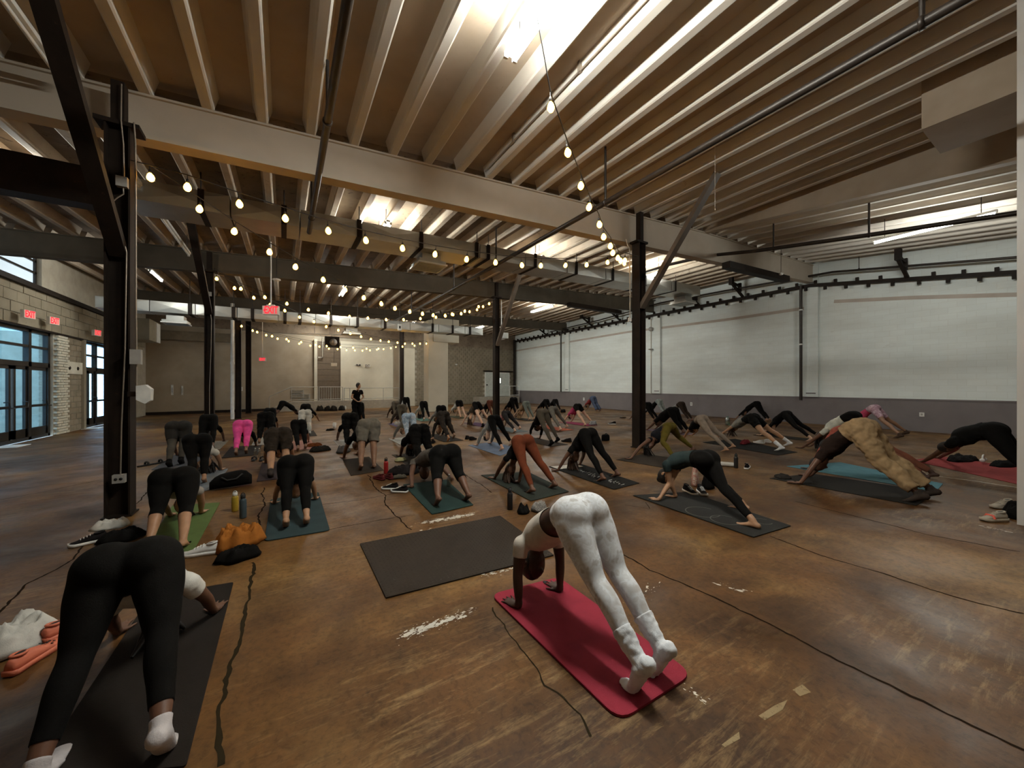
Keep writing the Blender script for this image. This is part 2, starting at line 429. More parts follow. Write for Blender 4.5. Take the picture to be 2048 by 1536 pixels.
# --- back wall, slightly skew
def bquad(mb, x0, x1, z0, z1, off=0.0, th=0.25, mi=0):
    """a slab standing on the back wall's line, its face `off` in front of the line"""
    a, b = Vector((x0, backY(x0) - off, 0)), Vector((x1, backY(x1) - off, 0))
    n = Vector((0, th, 0)); vs = []
    for z in (z0, z1):
        vs += [a + Vector((0, 0, z)), b + Vector((0, 0, z)), b + n + Vector((0, 0, z)), a + n + Vector((0, 0, z))]
    mb.add(vs, [(0, 3, 2, 1), (4, 5, 6, 7), (0, 1, 5, 4), (1, 2, 6, 5), (2, 3, 7, 6), (3, 0, 4, 7)], mi)
xb = lambda u: bw(u, 771).x
wb = MB(); bquad(wb, XL - 0.3, XR + 0.3, 0, 7.2, 0, 0.3)
wall_back = struct('wall_back', wb, M_MORTAR)
d = MB(); bquad(d, XL, xb(629), 0, 4.9, 0.06, 0.06); d.build('plaster_panel', M_BACK, wall_back)
d = MB(); bquad(d, xb(681), xb(786), 0, 4.7, 0.09, 0.09); d.build('plaster_panel', M_BACKL, wall_back)
d = MB(); bquad(d, xb(786), xb(797), 0, 4.7, 0.14, 0.14); d.build('plaster_panel', M_BACK, wall_back)
d = MB(); bquad(d, xb(797), xb(829), 0, 4.5, 0.09, 0.09); d.build('plaster_panel', M_BACKL, wall_back)
d = MB(); bquad(d, xb(634), xb(681), 0.55, 4.6, 0.03, 0.03); d.build('recessed_shutter', plain('brown_shutter', (0.12, 0.085, 0.055), 0.6), wall_back)
d = MB()
for k in range(10): bquad(d, xb(634), xb(681), 0.7 + k * 0.4, 0.72 + k * 0.4, 0.04, 0.02)
d.build('shutter_ribs', plain('brown_shutter_rib', (0.09, 0.065, 0.04), 0.6), wall_back)
d = MB(); bquad(d, XL, XR, 4.95, 6.6, 0.05, 0.05); d.build('upper_band', M_CEILD, wall_back)
d = MB(); bquad(d, XL, xb(600), 0, 0.16, 0.08, 0.02); d.build('baseboard', M_STEEL, wall_back)
# blocks of the bare part of the back wall
blk = MB(); blk.box((-0.192, -0.02, -0.092), (0.192, 0.02, 0.092)); blk_me = blk.mesh('block'); blk_me.materials.append(M_BLOCK)
xa, xz = xb(829), XR - 0.05
pil0, pil1, dr0, dr1 = xb(853), xb(897), xb(970), xb(1017)
cells = []
for j in range(25):
    z = 0.1 + j * 0.2; x = xa + 0.2 + (0.2 if j % 2 else 0)
    while x < xz - 0.2:
        if not (dr0 - 0.1 < x < dr1 + 0.1 and z < 2.75 + 0.05) and not (pil0 + .2 < x < pil1 - .2):
            cells.append((x, z, 1 if (x > pil1 - .3 and 0.8 < z < 4.3) else 0))
        x += 0.4
ang = atan2(3.0, 25.2); rest = MB(); nb = 0
for x, z, main in cells:
    if main and nb < 300:
        put('block', blk_me, (x, backY(x) - 0.02 - random.uniform(0, .006), z), wall_back, (0, 0, ang)); nb += 1
    else:
        bquad(rest, x - 0.192, x + 0.192, z - 0.092, z + 0.092, 0.035, 0.03)
tag(rest.build('block_field', M_BLOCK, wall_back), kind='stuff')

# --- wall on the left with the two glazed entrances
DA, DB, DC, DD = 11.4, 17.85, 19.9, 23.7      # y of the two openings
DH = 3.27
wl = MB()
wl.box((XL - 0.3, YN, 0), (XL, DA, 4.55)); wl.box((XL - 0.3, DB, 0), (XL, DC, DH)); wl.box((XL - 0.3, DD, 0), (XL, 27.6, DH))
wl.box((XL - 0.3, DA, DH), (XL, 27.6, 4.55)); wl.box((XL - 0.3, YN, 4.55), (XL, 10.2, 7)); wl.box((XL - 0.3, 17.2, 4.55), (XL, 27.6, 7))
wl.box((XL - 0.3, 10.2, 5.75), (XL, 17.2, 7))
wall_left = struct('wall_left', wl, M_MORTAR)
lb = MB(); lb.box((-0.02, -0.292, -0.142), (0.02, 0.292, 0.142)); lb_me = lb.mesh('block'); lb_me.materials.append(M_BLOCKL)
sb = MB(); sb.box((-0.02, -0.192, -0.092), (0.02, 0.192, 0.092)); sb_me = sb.mesh('block'); sb_me.materials.append(M_BLOCK)
for j in range(4):
    z = DH + 0.19 + j * 0.3; y = DA + (0.3 if j % 2 else 0)
    while y < 26.8:
        put('block', lb_me, (XL + random.uniform(0, .012), y, z), wall_left); y += 0.6
for j in range(16):
    z = 0.12 + j * 0.2; y = 18.75 + (0.2 if j % 2 else 0)
    while y < 19.75:
        put('block', sb_me, (XL + random.uniform(0, .01), y, z), wall_left); y += 0.4
wbk = MB(); wbk.box((-0.045, -0.1, -0.034), (0.045, 0.1, 0.034)); wb_me = wbk.mesh('brick'); wb_me.materials.append(M_WBRICK)
for j in range(38):
    z = 0.05 + j * 0.085; y = DB + 0.12 + (0.1 if j % 2 else 0)
    while y < DB + 0.8:
        put('brick', wb_me, (XL + 0.03 + random.uniform(0, .012), y, z), wall_left); y += 0.21
d = MB(); d.box((XL, 18.62, 2.0), (XL + 0.06, 19.78, 2.42)); d.build('lintel_plate', M_WBRICK, wall_left)
for p in ((18.75, 2.2), (19.35, 2.2)):
    MB().lathe((XL + 0.06, p[0], p[1]), [(0.07, 0), (0.07, 0.012), (0.03, 0.03), (0.0, 0.035)], 6, (1, 0, 0)).build('anchor_plate', M_STEEL, wall_left)
d = MB(); d.box((XL, 19.72, 0), (XL + 0.1, 19.9, DH)); d.build('jamb_strip', M_BLOCKL, wall_left)
d = MB(); d.box((XL, DA, 4.42), (XL + 0.14, 27.3, 4.56)); d.build('ledge', M_STEEL, wall_left)
d = MB(); d.box((XL, DA, DH - 0.02), (XL + 0.08, DC + 4, DH + 0.03)); d.build('ledge', M_STEEL, wall_left)
def door_set(name, y0, y1, leaf_edges, side_edges, label):
    """a storefront: transoms above, doors with push bars below"""
    x = XL - 0.12; o = thing(name, (x, (y0 + y1) / 2, 0), label, 'door', kind='structure')
    f = MB(); f.box((x - .06, y0, 0), (x + .06, y0 + .09, DH)); f.box((x - .06, y1 - .12, 0), (x + .06, y1, DH))
    f.box((x - .06, y0, DH - .1), (x + .06, y1, DH)); f.box((x - .06, y0, 2.16), (x + .06, y1, 2.3)); f.box((x - .05, y0, 2.72), (x + .05, y1, 2.79))
    for y in leaf_edges + side_edges: f.box((x - .06, y - .07, 0), (x + .06, y + .07, DH))
    f.box((x - .06, y0, 0), (x + .06, y1, .1)); f.build('frame', M_FRAME, o)
    es = sorted([y0] + leaf_edges + side_edges + [y1])
    for a, b in zip(es[:-1], es[1:]):
        for z0, z1 in ((2.3, 2.72), (2.79, DH - .1)):
            MB().box((x - .006, a, z0), (x + .006, b, z1)).build('transom_pane', M_GLASS, o)
        nl = 2 if b - a > 1.3 else 1
        for k in range(nl):
            p, q = a + (b - a) * k / nl, a + (b - a) * (k + 1) / nl
            lf = MB(); lf.box((x - .03, p + .07, .1), (x + .03, p + .16, 2.16)); lf.box((x - .03, q - .16, .1), (x + .03, q - .07, 2.16))
            lf.box((x - .03, p + .07, .1), (x + .03, q - .07, .34)); lf.box((x - .03, p + .07, 2.06), (x + .03, q - .07, 2.16))
            lf.box((x - .03, p + .1, .96), (x + .05, q - .1, 1.03))
            leaf = lf.build('door_leaf', M_FRAME, o)
            MB().box((x - .005, p + .14, .32), (x + .005, q - .14, 2.08)).build('pane', M_GLASS, leaf)
            hy = q - .2 if k == 0 else p + .2
            MB().tube([(x + .05, hy, .98), (x + .16, hy, .98), (x + .16, hy - (.22 if k == 0 else -.22), .98), (x + .16, hy - (.22 if k == 0 else -.22), 1.14), (x + .05, hy - (.22 if k == 0 else -.22), 1.14)], .017, 6).build('pull_handle', M_FRAME, leaf)
    return o
door_set('door_1', DA, DB, [13.0, 15.2], [16.75], 'dark framed glass entrance at the left edge of the photo, two lit exit signs above')
door_set('door_2', DC, DD, [21.3], [], 'dark framed glass doors partly hidden behind the big steel column')
for y in (15.1, 19.95):
    tag(MB().box((XL + .02, y - .25, 0), (XL + .45, y + .35, .015)).build('threshold_plate', M_WHITE), 'small pale metal plate on the floor at the glass %s' % ('entrance by the left edge' if y < 17 else 'doors behind the steel column'), 'plate')
# yard outside the doors: white brick wall under the sky
yd = MB(); yd.box((-10.2, 8, 0), (-9.9, 27, 6.2)); yard = struct('wall_outside', yd, mat_paint('outdoor_white_brick', (0.7, 0.73, 0.74), (0.8, 0.83, 0.84), (0.6, 0.62, 0.62), 0.66))
MB().box((-9.9, 8, -0.2), (XL - 0.3, 27, -0.02)).build('yard_paving', plain('yard_concrete', (0.42, 0.4, 0.4), 0.8), yard)
MB().box((-9.9, 19.1, 0), (XL - .3, 19.4, 3.4)).build('yard_partition', M_WBRICK, yard)
MB().lathe((-8.4, 16.3, 2.15), [(0, 0), (.2, .02), (.26, .2), (.22, .5), (.05, .62), (0, .63)], 12).build('yard_lantern', M_STEEL, yard)
# clerestory glazing high in the wall on the left
cl = thing('window_1', (XL - .15, 13.7, 4.55), 'clerestory glazing with dark bars high on the wall at the left edge', 'window', kind='structure')
cf = MB()
for z in (4.55, 5.0, 5.35, 5.72): cf.box((XL - .2, 10.2, z - .03), (XL - .1, 17.2, z + .03))
for y in (10.2, 12.5, 14.8, 17.15): cf.box((XL - .2, y - .03, 4.55), (XL - .1, y + .05, 5.75))
cf.build('frame', M_FRAME, cl)
for a in (10.2, 12.5, 14.8):
    for z0, z1 in ((4.58, 4.97), (5.03, 5.32), (5.38, 5.69)):
        MB().box((XL - .16, a + .05, z0), (XL - .14, a + 2.3, z1)).build('pane', M_FROST, cl)
# block bulkhead in the far corner on the left
bh = MB(); bh.box((XL, 23.9, 3.75), (XL + .9, 25.6, 4.75)); tag(bh.build('bulkhead', M_BLOCKL, wall_left))
MB().box((XL + .9, 25.0, 3.75), (XL + .93, 25.6, 4.7)).build('lit_bulkhead_end', M_WHITE, wall_left)  # white panel stands for light falling on the bulkhead's block end
d = MB(); d.box((XL + .5, 27.0, 4.1), (-2.2, 27.2, 4.6)); d.build('block_band', M_BLOCK, wall_left)

# --- roof: deck, joists, beams
XS = [1.0 + 0.635 * k for k in range(-11, 29)]
XS = [x for x in XS if XL + .1 < x < XR - .15]
JH = 0.23
def deck(name, xs, f0, y0, f1, y1, mat, parent=None):
    mb = MB()
    for a, b in zip(xs[:-1], xs[1:]):
        q = [(a, y0(a), f0(a) + JH), (b, y0(b), f0(b) + JH), (b, y1(b), f1(b) + JH), (a, y1(a), f1(a) + JH)]
        mb.add(q + [(p[0], p[1], p[2] + .12) for p in q], [(3, 2, 1, 0), (4, 5, 6, 7), (0, 1, 5, 4), (2, 3, 7, 6)])
    return mb.build(name, mat, parent)
def joist(x, p, q, mat, parent, w=0.07, w2=0.125):
    mb = MB(); prof = [(-w2, JH + .01), (-w - .004, .07), (-w, .015), (-w + .02, 0), (w - .02, 0), (w, .015), (w + .004, .07), (w2, JH + .01)]
    r = [[Vector((x + a, P[0], P[1] + h)) for a, h in prof] for P in (p, q)]
    mb.loft(r, 0, False); return mb.build('joist', mat, parent)
edges = [XL - .3] + [x + .3175 for x in XS if x + .3175 < 10.7]
edgesR = [11.0] + [x + .3175 for x in XS if x + .3175 > 11.2] + [XR + .3]
c_ = lambda v: (lambda x: v)
ceiling = deck('ceiling', edges + [11.0], lambda x: r1(min(x, 10.99)), c_(YN - .3), lambda x: r1(min(x, 10.99)), c_(Y1 + .25), M_CEIL)
ceiling['kind'] = 'structure'
deck('side_bay_deck', edgesR, lambda x: near_z(x + 1e-4, YN - .3), c_(YN - .3), lambda x: near_z(x + 1e-4, Y1), c_(Y1 + .25), M_CEIL, ceiling)
eall = edges + edgesR
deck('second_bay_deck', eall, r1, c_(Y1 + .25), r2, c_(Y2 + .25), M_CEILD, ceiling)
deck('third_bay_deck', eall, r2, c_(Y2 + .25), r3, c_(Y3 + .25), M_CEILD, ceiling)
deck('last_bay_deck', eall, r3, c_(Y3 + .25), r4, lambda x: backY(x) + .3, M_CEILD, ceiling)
for x in XS:
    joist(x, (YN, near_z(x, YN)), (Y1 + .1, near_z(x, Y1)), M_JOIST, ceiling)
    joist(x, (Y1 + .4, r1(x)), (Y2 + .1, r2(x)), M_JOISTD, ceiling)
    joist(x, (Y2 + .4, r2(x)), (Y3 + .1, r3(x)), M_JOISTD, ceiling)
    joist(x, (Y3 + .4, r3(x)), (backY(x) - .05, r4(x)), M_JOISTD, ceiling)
# step between the level bay and the sloping side bay
wd = MB(); zt = r1(11) + JH + .05
wd.prism([(11.0, Y1 + .1, r1(11) - .02), (11.0, Y1 + .1, zt), (11.0, YN, zt), (11.0, YN, near_z(11.01, YN) - .05)], (.18, 0, 0))
wd.build('roof_step', M_CEIL, ceiling)
def beam(name, y, zb, zt_, mat, flange, label):
    """a girder whose underside follows zb(x) and whose top follows zt_(x)"""
    mb = MB(); st = [XL, -1.7, 3.0, 7.9, 11.0, 15.0, XR]
    ring = lambda x, a, b, y0, y1: [Vector((x, y0, a)), Vector((x, y1, a)), Vector((x, y1, b)), Vector((x, y0, b))]
    mb.loft([ring(x, zb(x), zt_(x), y + .06, y + .22) for x in st], 0, False)
    o = tag(mb.build(name, mat), label, 'beam', kind='structure')
    fb = MB(); fb.loft([ring(x, zb(x) - .035, zb(x) + .01, y + .02, y + .26) for x in st], 0, False)
    fb.build('flange', flange, o)
    fb = MB(); fb.loft([ring(x, zt_(x) - .03, zt_(x), y + .02, y + .26) for x in st], 0, False)
    fb.build('top_plate', mat, o)
    return o
b1 = lambda x: 4.94 + .0515 * x
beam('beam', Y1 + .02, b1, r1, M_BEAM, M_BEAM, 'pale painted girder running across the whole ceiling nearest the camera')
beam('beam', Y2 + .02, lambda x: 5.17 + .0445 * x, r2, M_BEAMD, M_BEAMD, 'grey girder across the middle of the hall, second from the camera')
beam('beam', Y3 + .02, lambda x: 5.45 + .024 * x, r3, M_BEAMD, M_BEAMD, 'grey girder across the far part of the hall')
# dark channels bolted under two girders near the white wall
for nm, p, q, lab in (('steel_channel', atY(1452, 530, Y1 - .17), atY(1572, 559, Y1 - .17), 'dark steel channel under the nearest girder by the white wall'),
                      ('steel_channel', atY(1137, 609, Y2 - .17), atY(1240, 625, Y2 - .17), 'dark steel channel under the second girder by the white wall')):
    tag(MB().bar(p, q, .25, .2).build(nm, M_STEEL), lab, 'steel channel')
# girder of dark steel low on the left
o = MB(); o.bar((XL + .02, 8.6, 4.74), (-2.3, 8.6, 4.74), .3, .58); tag(o.build('steel_girder', M_STEEL), 'low dark girder between the wall at the left edge and the big column', 'beam', kind='structure')
o = MB(); o.bar((-5.6, 8.5, 5.5), (-4.4, 8.5, 4.9), .09, .09); o.bar((-4.5, 8.5, 5.5), (-4.5, 8.5, 4.95), .05, .05); o.bar((-3.7, 8.5, 5.5), (-3.7, 8.5, 4.95), .05, .05)
tag(o.build('girder_hanger', M_STEEL), 'dark hangers holding up the low girder on the left', 'hanger')

# --- boxed pier at the right edge and the boxed duct above it
p = MB(); p.box((7.2, -.55, 0), (8.45, .62, 6.3)); struct('pillar', p, mat_paint('pier_paint', (0.55, 0.52, 0.48), (0.62, 0.59, 0.55), (0.45, 0.41, 0.36), .68))
tag(bpy.data.objects['pillar'], 'white boxed pier cut off by the right edge', 'pillar')
p = MB(); p.box((8.5, -3.0, 5.6), (9.66, 1.62, 6.38)); o = struct('bulkhead', p, M_CEIL); tag(o, 'boxed-in bulkhead under the ceiling beside the white pier', 'bulkhead')
# --- white boxed pier in the far part
q = atY(875, 800, 22.2); x0, x1 = atY(857, 800, 22.0).x, atY(896, 800, 22.0).x
p = MB(); p.box((x0, 22.0, 0), (x1, 22.9, 5.6)); o = struct('pillar', p, M_BACKL); tag(o, 'tall pale square pier in front of the far block wall', 'pillar')
p = MB(); p.box((x0 + .3, 21.95, 4.3), (atY(918, 700, 21.95).x, 23.0, 5.75)); p.build('boxed_head', M_BACKL, o)
# ------------------------------------------------------------------ steelwork, pipes, ducts, lamps
def hcol(x, y, top, label, brace=None, d=.21, w=.22, head=None):
    """an H-section column: flanges face east and west, the web between them"""
    o = thing('steel_column', (x, y, 0), label, 'column', kind='structure')
    for s in (-1, 1):
        m = MB(); m.box((x + s * d / 2 - .009, y - w / 2, 0), (x + s * d / 2 + .009, y + w / 2, top)); m.build('flange', M_STEEL, o)
    m = MB(); m.box((x - d / 2, y - .007, 0), (x + d / 2, y + .007, top)); m.build('web', M_STEEL, o)
    m = MB(); m.box((x - d / 2 - .03, y - w / 2 - .03, 0), (x + d / 2 + .03, y + w / 2 + .03, .018)); m.build('base_plate', M_STEEL, o)
    if head:
        m = MB(); m.box((x - .06, y - .1, top), (x + .06, y + .04, head)); m.build('head_stub', M_STEEL, o)
        m = MB(); m.box((x - .2, y - .13, top - .05), (x + .2, y + .13, top)); m.build('cap_plate', M_STEEL, o)
    if brace:
        (ya, za), (yb, zb) = brace
        m = MB(); m.bar((x, ya, za), (x, yb, zb), .1, .16, (1, 0, 0)); m.build('knee_brace', brace_mat[0], o)
    return o
brace_mat = [M_STEEL]
colA = hcol(-1.72, 6.45, b1(-1.7) - .04, 'big black steel column in front of the glass entrances, cables running down it', ((6.4, 3.2), (4.15, 5.42)), head=5.3)
brace_mat[0] = plain('brace_brown', (0.10, 0.075, 0.055), .6)
colB = hcol(7.83, 6.5, b1(7.83) - .04, 'black steel column standing right of centre against the white wall', ((6.42, 3.6), (4.45, 6.1)), d=.22, w=.24, head=6.05)
brace_mat[0] = M_STEEL
colC = hcol(-1.9, 14.3, 5.05, 'black steel column behind the big one, with an outlet box low on it', ((14.2, 3.75), (11.65, 5.5)), head=5.6)
brace_mat[0] = MATS['brace_brown']
colD = hcol(7.95, 14.3, 5.48, 'black steel column in the middle distance before the white double door', ((14.2, 3.35), (12.3, 6.1)), head=6.1)
colF = hcol(-1.87, 22.25, 5.38, 'slim dark column with a white drain pipe at its side')
hcol(-1.75, 26.5, 5.5, 'dark column standing against the beige back wall', w=.26, d=.24)
hcol(7.35, 27.4, 5.6, 'dark column against the pale back wall panel, right of the standing person', w=.26, d=.24)
# cables and boxes on the columns
def part_tube(name, pts, r, mat, parent, n=6): return MB().tube(pts, r, n).build(name, mat, parent)
ya = 6.31
fA = lambda u, v: atY(u, v, ya)
part_tube('cable', [fA(243, 168), fA(242, 240), fA(247, 290), fA(248, 355)], .008, M_CONDUIT, colA)
part_tube('cable', [fA(247, 376), fA(247, 388), fA(235, 395), fA(226, 403), fA(233, 450), fA(245, 485), fA(251, 495), fA(253, 505), fA(250, 700), fA(243, 850), fA(241, 950)], .008, M_CONDUIT, colA)
part_tube('cable', [fA(268, 245), fA(271, 290), fA(272, 400), fA(272, 610), fA(273, 690), fA(273, 770)], .009, M_CONDUIT, colA)
for u, v, w_, h_ in ((245, 365, .05, .06), (239, 957, .055, .05), (272.5, 714, .05, .09)):
    c = fA(u, v); MB().box((c.x - w_, c.y - .04, c.z - h_), (c.x + w_, c.y + .03, c.z + h_)).build('outlet_box', M_GREYP, colA)
c = fA(239, 957)
for k in (-1, 1): MB().lathe((c.x + k * .022, c.y - .04, c.z), [(.016, 0), (.016, .004), (0, .005)], 10, (0, -1, 0)).build('socket_face', M_BLACK, colA)
c = fA(290, 788)
sp = MB(); sp.prism([(c.x - .07, c.y - .05, c.z - .07), (c.x + .01, c.y - .05, c.z - .12), (c.x + .06, c.y - .05, c.z - .08), (c.x + .065, c.y - .05, c.z + .06), (c.x + .01, c.y - .05, c.z + .115), (c.x - .07, c.y - .05, c.z + .1)], (0, .12, 0))
o = thing('wall_speaker', c, 'white box speaker fixed to the side of the big black column', 'speaker')
sp.build('cabinet', M_WHITE, o); MB().bar((c.x - .16, c.y + .03, c.z), (c.x - .06, c.y + .03, c.z), .05, .06).build('bracket', M_STEEL, o)
cB = atY(1252, 500, 6.36)
part_tube('conduit', [atY(1252, 478, 6.36), atY(1255, 490, 6.36), atY(1259, 498, 6.36), atY(1260, 560, 6.36), atY(1260, 636, 6.36)], .014, plain('pale_conduit', (.42, .38, .32), .5), colB)
c = atY(1259.5, 639.5, 6.36); MB().box((c.x - .035, c.y - .03, c.z - .045), (c.x + .035, c.y + .03, c.z + .045)).build('switch_box', M_WHITE, colB)
c = atY(419, 857, 14.17); MB().box((c.x - .05, c.y - .03, c.z - .05), (c.x + .05, c.y + .02, c.z + .05)).build('outlet_box', M_WHITE, colC)
c = atY(419, 588, 14.17); MB().box((c.x - .05, c.y - .03, c.z - .06), (c.x + .05, c.y + .02, c.z + .06)).build('outlet_box', M_GREYP, colC)
fC = lambda u, v: atY(u, v, 14.17)
part_tube('cable', [fC(418, 595), fC(417, 602), fC(423, 640), fC(422, 700), fC(419, 780), fC(419, 850)], .01, M_CONDUIT, colC)
# white drain pipe beside the slim column
o = thing('drain_pipe', (-2.08, 22.05, 0), 'white vertical drain pipe beside the slim dark column', 'pipe')
MB().tube([(-2.08, 22.05, 0), (-2.08, 22.05, 5.5)], .075, 10).build('pipe', M_WHITE, o)
MB().lathe((-2.08, 22.05, 2.6), [(.075, 0), (.09, .01), (.09, .12), (.075, .13)], 12).build('coupling', M_WHITE, o)

# --- sprinkler and other pipes
def pipe(pts, r, label, mat=None, hang=(), name='ceiling_pipe', htop=None):
    o = thing(name, pts[0], label, 'pipe')
    MB().tube(pts, r, 10).build('pipe', mat or M_PIPE, o)
    for h in hang:
        h = Vector(h); t = htop(h) if htop else 5.9
        MB().tube([h, (h.x, h.y, t)], .022 if r > .04 else .012, 6).build('hanger_rod', M_PIPE, o)
        MB().lathe((h.x, h.y - .02, h.z), [(r + .012, 0), (r + .012, .04)], 10, (0, 1, 0)).build('clamp', M_PIPE, o)
    return o
pipe([(5.0, YN, 4.93), (5.0, 14.0, 4.93), (5.0, 22, 5.05)], .05, 'long black sprinkler pipe crossing the ceiling from the upper right corner', hang=[(5, .95, 4.93), (5, 4.9, 4.93), (5, 9.0, 4.93), (5, 12, 4.93), (5, 17, 4.97)], htop=lambda h: 5.95)
pipe([(.46, YN, 4.85), (.46, 6.3, 4.85), (.46, 9.0, 4.85)], .046, 'black ceiling pipe left of the bright lamp, running under the pale girder', hang=[(.46, 5.1, 4.85), (.46, 2.6, 4.85), (.46, 8.2, 4.85)], htop=lambda h: 5.6)
q = lambda u, v: atX(u, v, 11.75)
pp = [q(2042, 425), q(1738, 470), q(1512, 502), q(1420, 511), q(1339, 529)]
pp = [pp[0] + (pp[0] - pp[1]) * .8] + pp + [pp[-1] + Vector((0, 3, 0))]
pipe(pp, .05, 'black pipe sloping under the side bay toward the upper right lamp', hang=[q(1547, 497), q(1738, 470)], htop=lambda h: h.z + .75)
q = lambda u, v: atX(u, v, 18.35)
pp = [q(2043, 514), q(1665, 544), q(1448, 582), q(1320, 606), q(1200, 640), q(1100, 664)]
pp = [pp[0] + (pp[0] - pp[1]) * .7] + pp
pipe(pp, .04, 'thin black pipe along the top of the white wall', hang=[q(1718, 539), q(1465, 579)], htop=lambda h: h.z + .8)
o = MB(); o.tube([(18.57, 7.02, .98), (18.57, 7.02, 5.8)], .055, 10); t_ = thing('down_pipe', (18.57, 7.02, 1), 'black pipe running down the white wall beside the nearest pilaster', 'pipe'); o.build('pipe', M_PIPE, t_)
for z in (3.3, 4.75): MB().lathe((18.57, 7.02, z), [(.055, 0), (.075, .01), (.075, .05), (.055, .06)], 10).build('collar', M_WHITE, t_)
o = MB(); o.tube([(18.57, 22.95, 1.1), (18.57, 22.95, 5.75)], .06, 8); t_ = thing('down_pipe', (18.57, 22.95, 1), 'black pipe running down the white wall at its far pilaster', 'pipe'); o.build('pipe', M_PIPE, t_)
o = MB(); o.tube([(18.74, 14.65, 1.1), (18.74, 14.65, 5.6)], .03, 8); t_ = thing('riser_pipe', (18.74, 14.65, 1), 'thin riser with a valve on the middle pilaster of the white wall', 'pipe'); o.build('pipe', MATS['pale_conduit'], t_)
MB().lathe((18.7, 14.65, 4.85), [(.05, 0), (.12, .05), (.12, .2), (.05, .25)], 10).build('valve', M_GREYP, t_)
MB().lathe((18.7, 14.65, 3.72), [(.03, 0), (.14, .02), (.14, .07), (.03, .09)], 10).build('valve_wheel', M_GREYP, t_)
o = MB(); o.tube([(18.6, 29.9, 0), (18.6, 29.9, 5.9)], .12, 8); t_ = thing('corner_pipe', (18.6, 29.9, 0), 'black pipe standing in the far corner by the white wall', 'pipe'); o.build('pipe', M_STEEL, t_)

for x_, n_ in ((3.42, 'left one of three'), (4.81, 'middle one of three'), (5.52, 'right one of three')):
    o = thing('conduit_run', (x_, YN, r1(x_) + .1), 'thin conduit along the near joists right of the lamp, ' + n_, 'conduit')
    MB().tube([(x_, YN, r1(x_) + .1), (x_, Y1, r1(x_) + .1)], .014, 6).build('conduit', M_CONDUIT, o)
    for k in range(6): MB().box((x_ - .022, -3 + k * 1.7, r1(x_) + .08), (x_ + .022, -2.95 + k * 1.7, r1(x_) + JH)).build('clip', M_CONDUIT, o)
# --- rail with clips along the white wall
rz = lambda y: 5.77 - (max(0, 6.75 - y)) * .152
o = thing('wall_rail', (18.72, 14, 5.7), 'rust-dark steel rail with rows of clips high along the white wall', 'rail')
m = MB(); m.bar((18.72, 29.8, 5.77), (18.72, 6.75, 5.77), .12, .13); m.bar((18.72, 6.75, 5.77), (18.72, YN, rz(YN)), .12, .13); m.build('rail', M_STEEL, o)
clip = MB(); clip.box((-.05, -.045, -.07), (.05, .045, .07)); clip_me = clip.mesh('clip'); clip_me.materials.append(M_STEEL)
y = 1.0; k = 0
while y < 29.5:
    put('clip', clip_me, (18.7, y, rz(y) - .13), o); put('clip', clip_me, (18.7, y + .32, rz(y + .32) + .12), o); y += .655
for i, y in enumerate((3.9, 9.4, 11.6, 17.0, 19.6, 25.0)):
    t_ = thing('rail_strut', (18.5, y, rz(y)), 'dark kicker strut from the ceiling to the wall rail, number %s from the camera' % ('one', 'two', 'three', 'four', 'five', 'six')[i], 'strut', 'struts bracing the wall rail')
    z = rz(y); zt = z + .62
    m = MB(); m.bar((18.7, y, z + .05), (17.75, y + .05, zt), .08, .1, (0, 1, 0)); m.build('diagonal', M_STEEL, t_)
    m = MB(); m.bar((17.7, y, zt), (18.4, y, zt - .1), .08, .08, (0, 1, 0)); m.build('arm', M_STEEL, t_)
    m = MB(); m.box((17.6, y - .07, zt - .12), (17.78, y + .09, zt + .25)); m.build('hanger_plate', M_STEEL, t_)
    m = MB(); m.box((18.34, y - .06, zt - .35), (18.46, y + .06, zt + .05)); m.build('post', M_STEEL, t_)

# --- galvanised ducts
def duct(y, w_, stations, label, straps, mat=M_GALV, htop=5.7):
    """stations: (x, z of underside, z of top)"""
    x0 = stations[0][0]; o = thing('air_duct', (x0, y, stations[0][1]), label, 'duct')
    for i, (a, b) in enumerate(zip(stations[:-1], stations[1:])):
        m = MB(); rr = []
        for x, zb, zt in (a, b): rr.append([Vector((x, y, zb)), Vector((x, y + w_, zb)), Vector((x, y + w_, zt)), Vector((x, y, zt))])
        g = .012; rr = [[p + Vector((g, 0, 0)) for p in rr[0]], [p - Vector((g, 0, 0)) for p in rr[1]]]
        m.loft(rr, 0, False)
        # cross-broken sheet: shallow pyramid on the near face
        (xa, zba, zta), (xb_, zbb, ztb) = a, b; cx, cz = (xa + xb_) / 2, (zba + zta + zbb + ztb) / 4
        m.add([(xa + g, y - .002, zba), (xb_ - g, y - .002, zbb), (xb_ - g, y - .002, ztb), (xa + g, y - .002, zta), (cx, y - .03, cz)], [(0, 1, 4), (1, 2, 4), (2, 3, 4), (3, 0, 4)])
        m.build('duct_section', mat, o)
    for x, thick in straps:
        for a, b in zip(stations[:-1], stations[1:]):
            if a[0] <= x <= b[0]:
                f = (x - a[0]) / (b[0] - a[0]); zb = a[1] + f * (b[1] - a[1]); zt = a[2] + f * (b[2] - a[2])
                m = MB(); m.box((x - thick, y - .02, zb - .012), (x + thick, y + w_ + .02, zb - .004)); m.box((x - thick, y - .035, zb - .01), (x + thick, y - .03, zt + .02))
                m.box((x - thick, y + w_ + .004, zb), (x + thick, y + w_ + .012, zt)); m.tube([(x, y - .03, zt), (x, y - .03, htop + .02 * x)], .012, 5); m.build('strap', M_STEEL, o)
                break
    return o
zb1 = lambda x: 5.0 + .026 * x
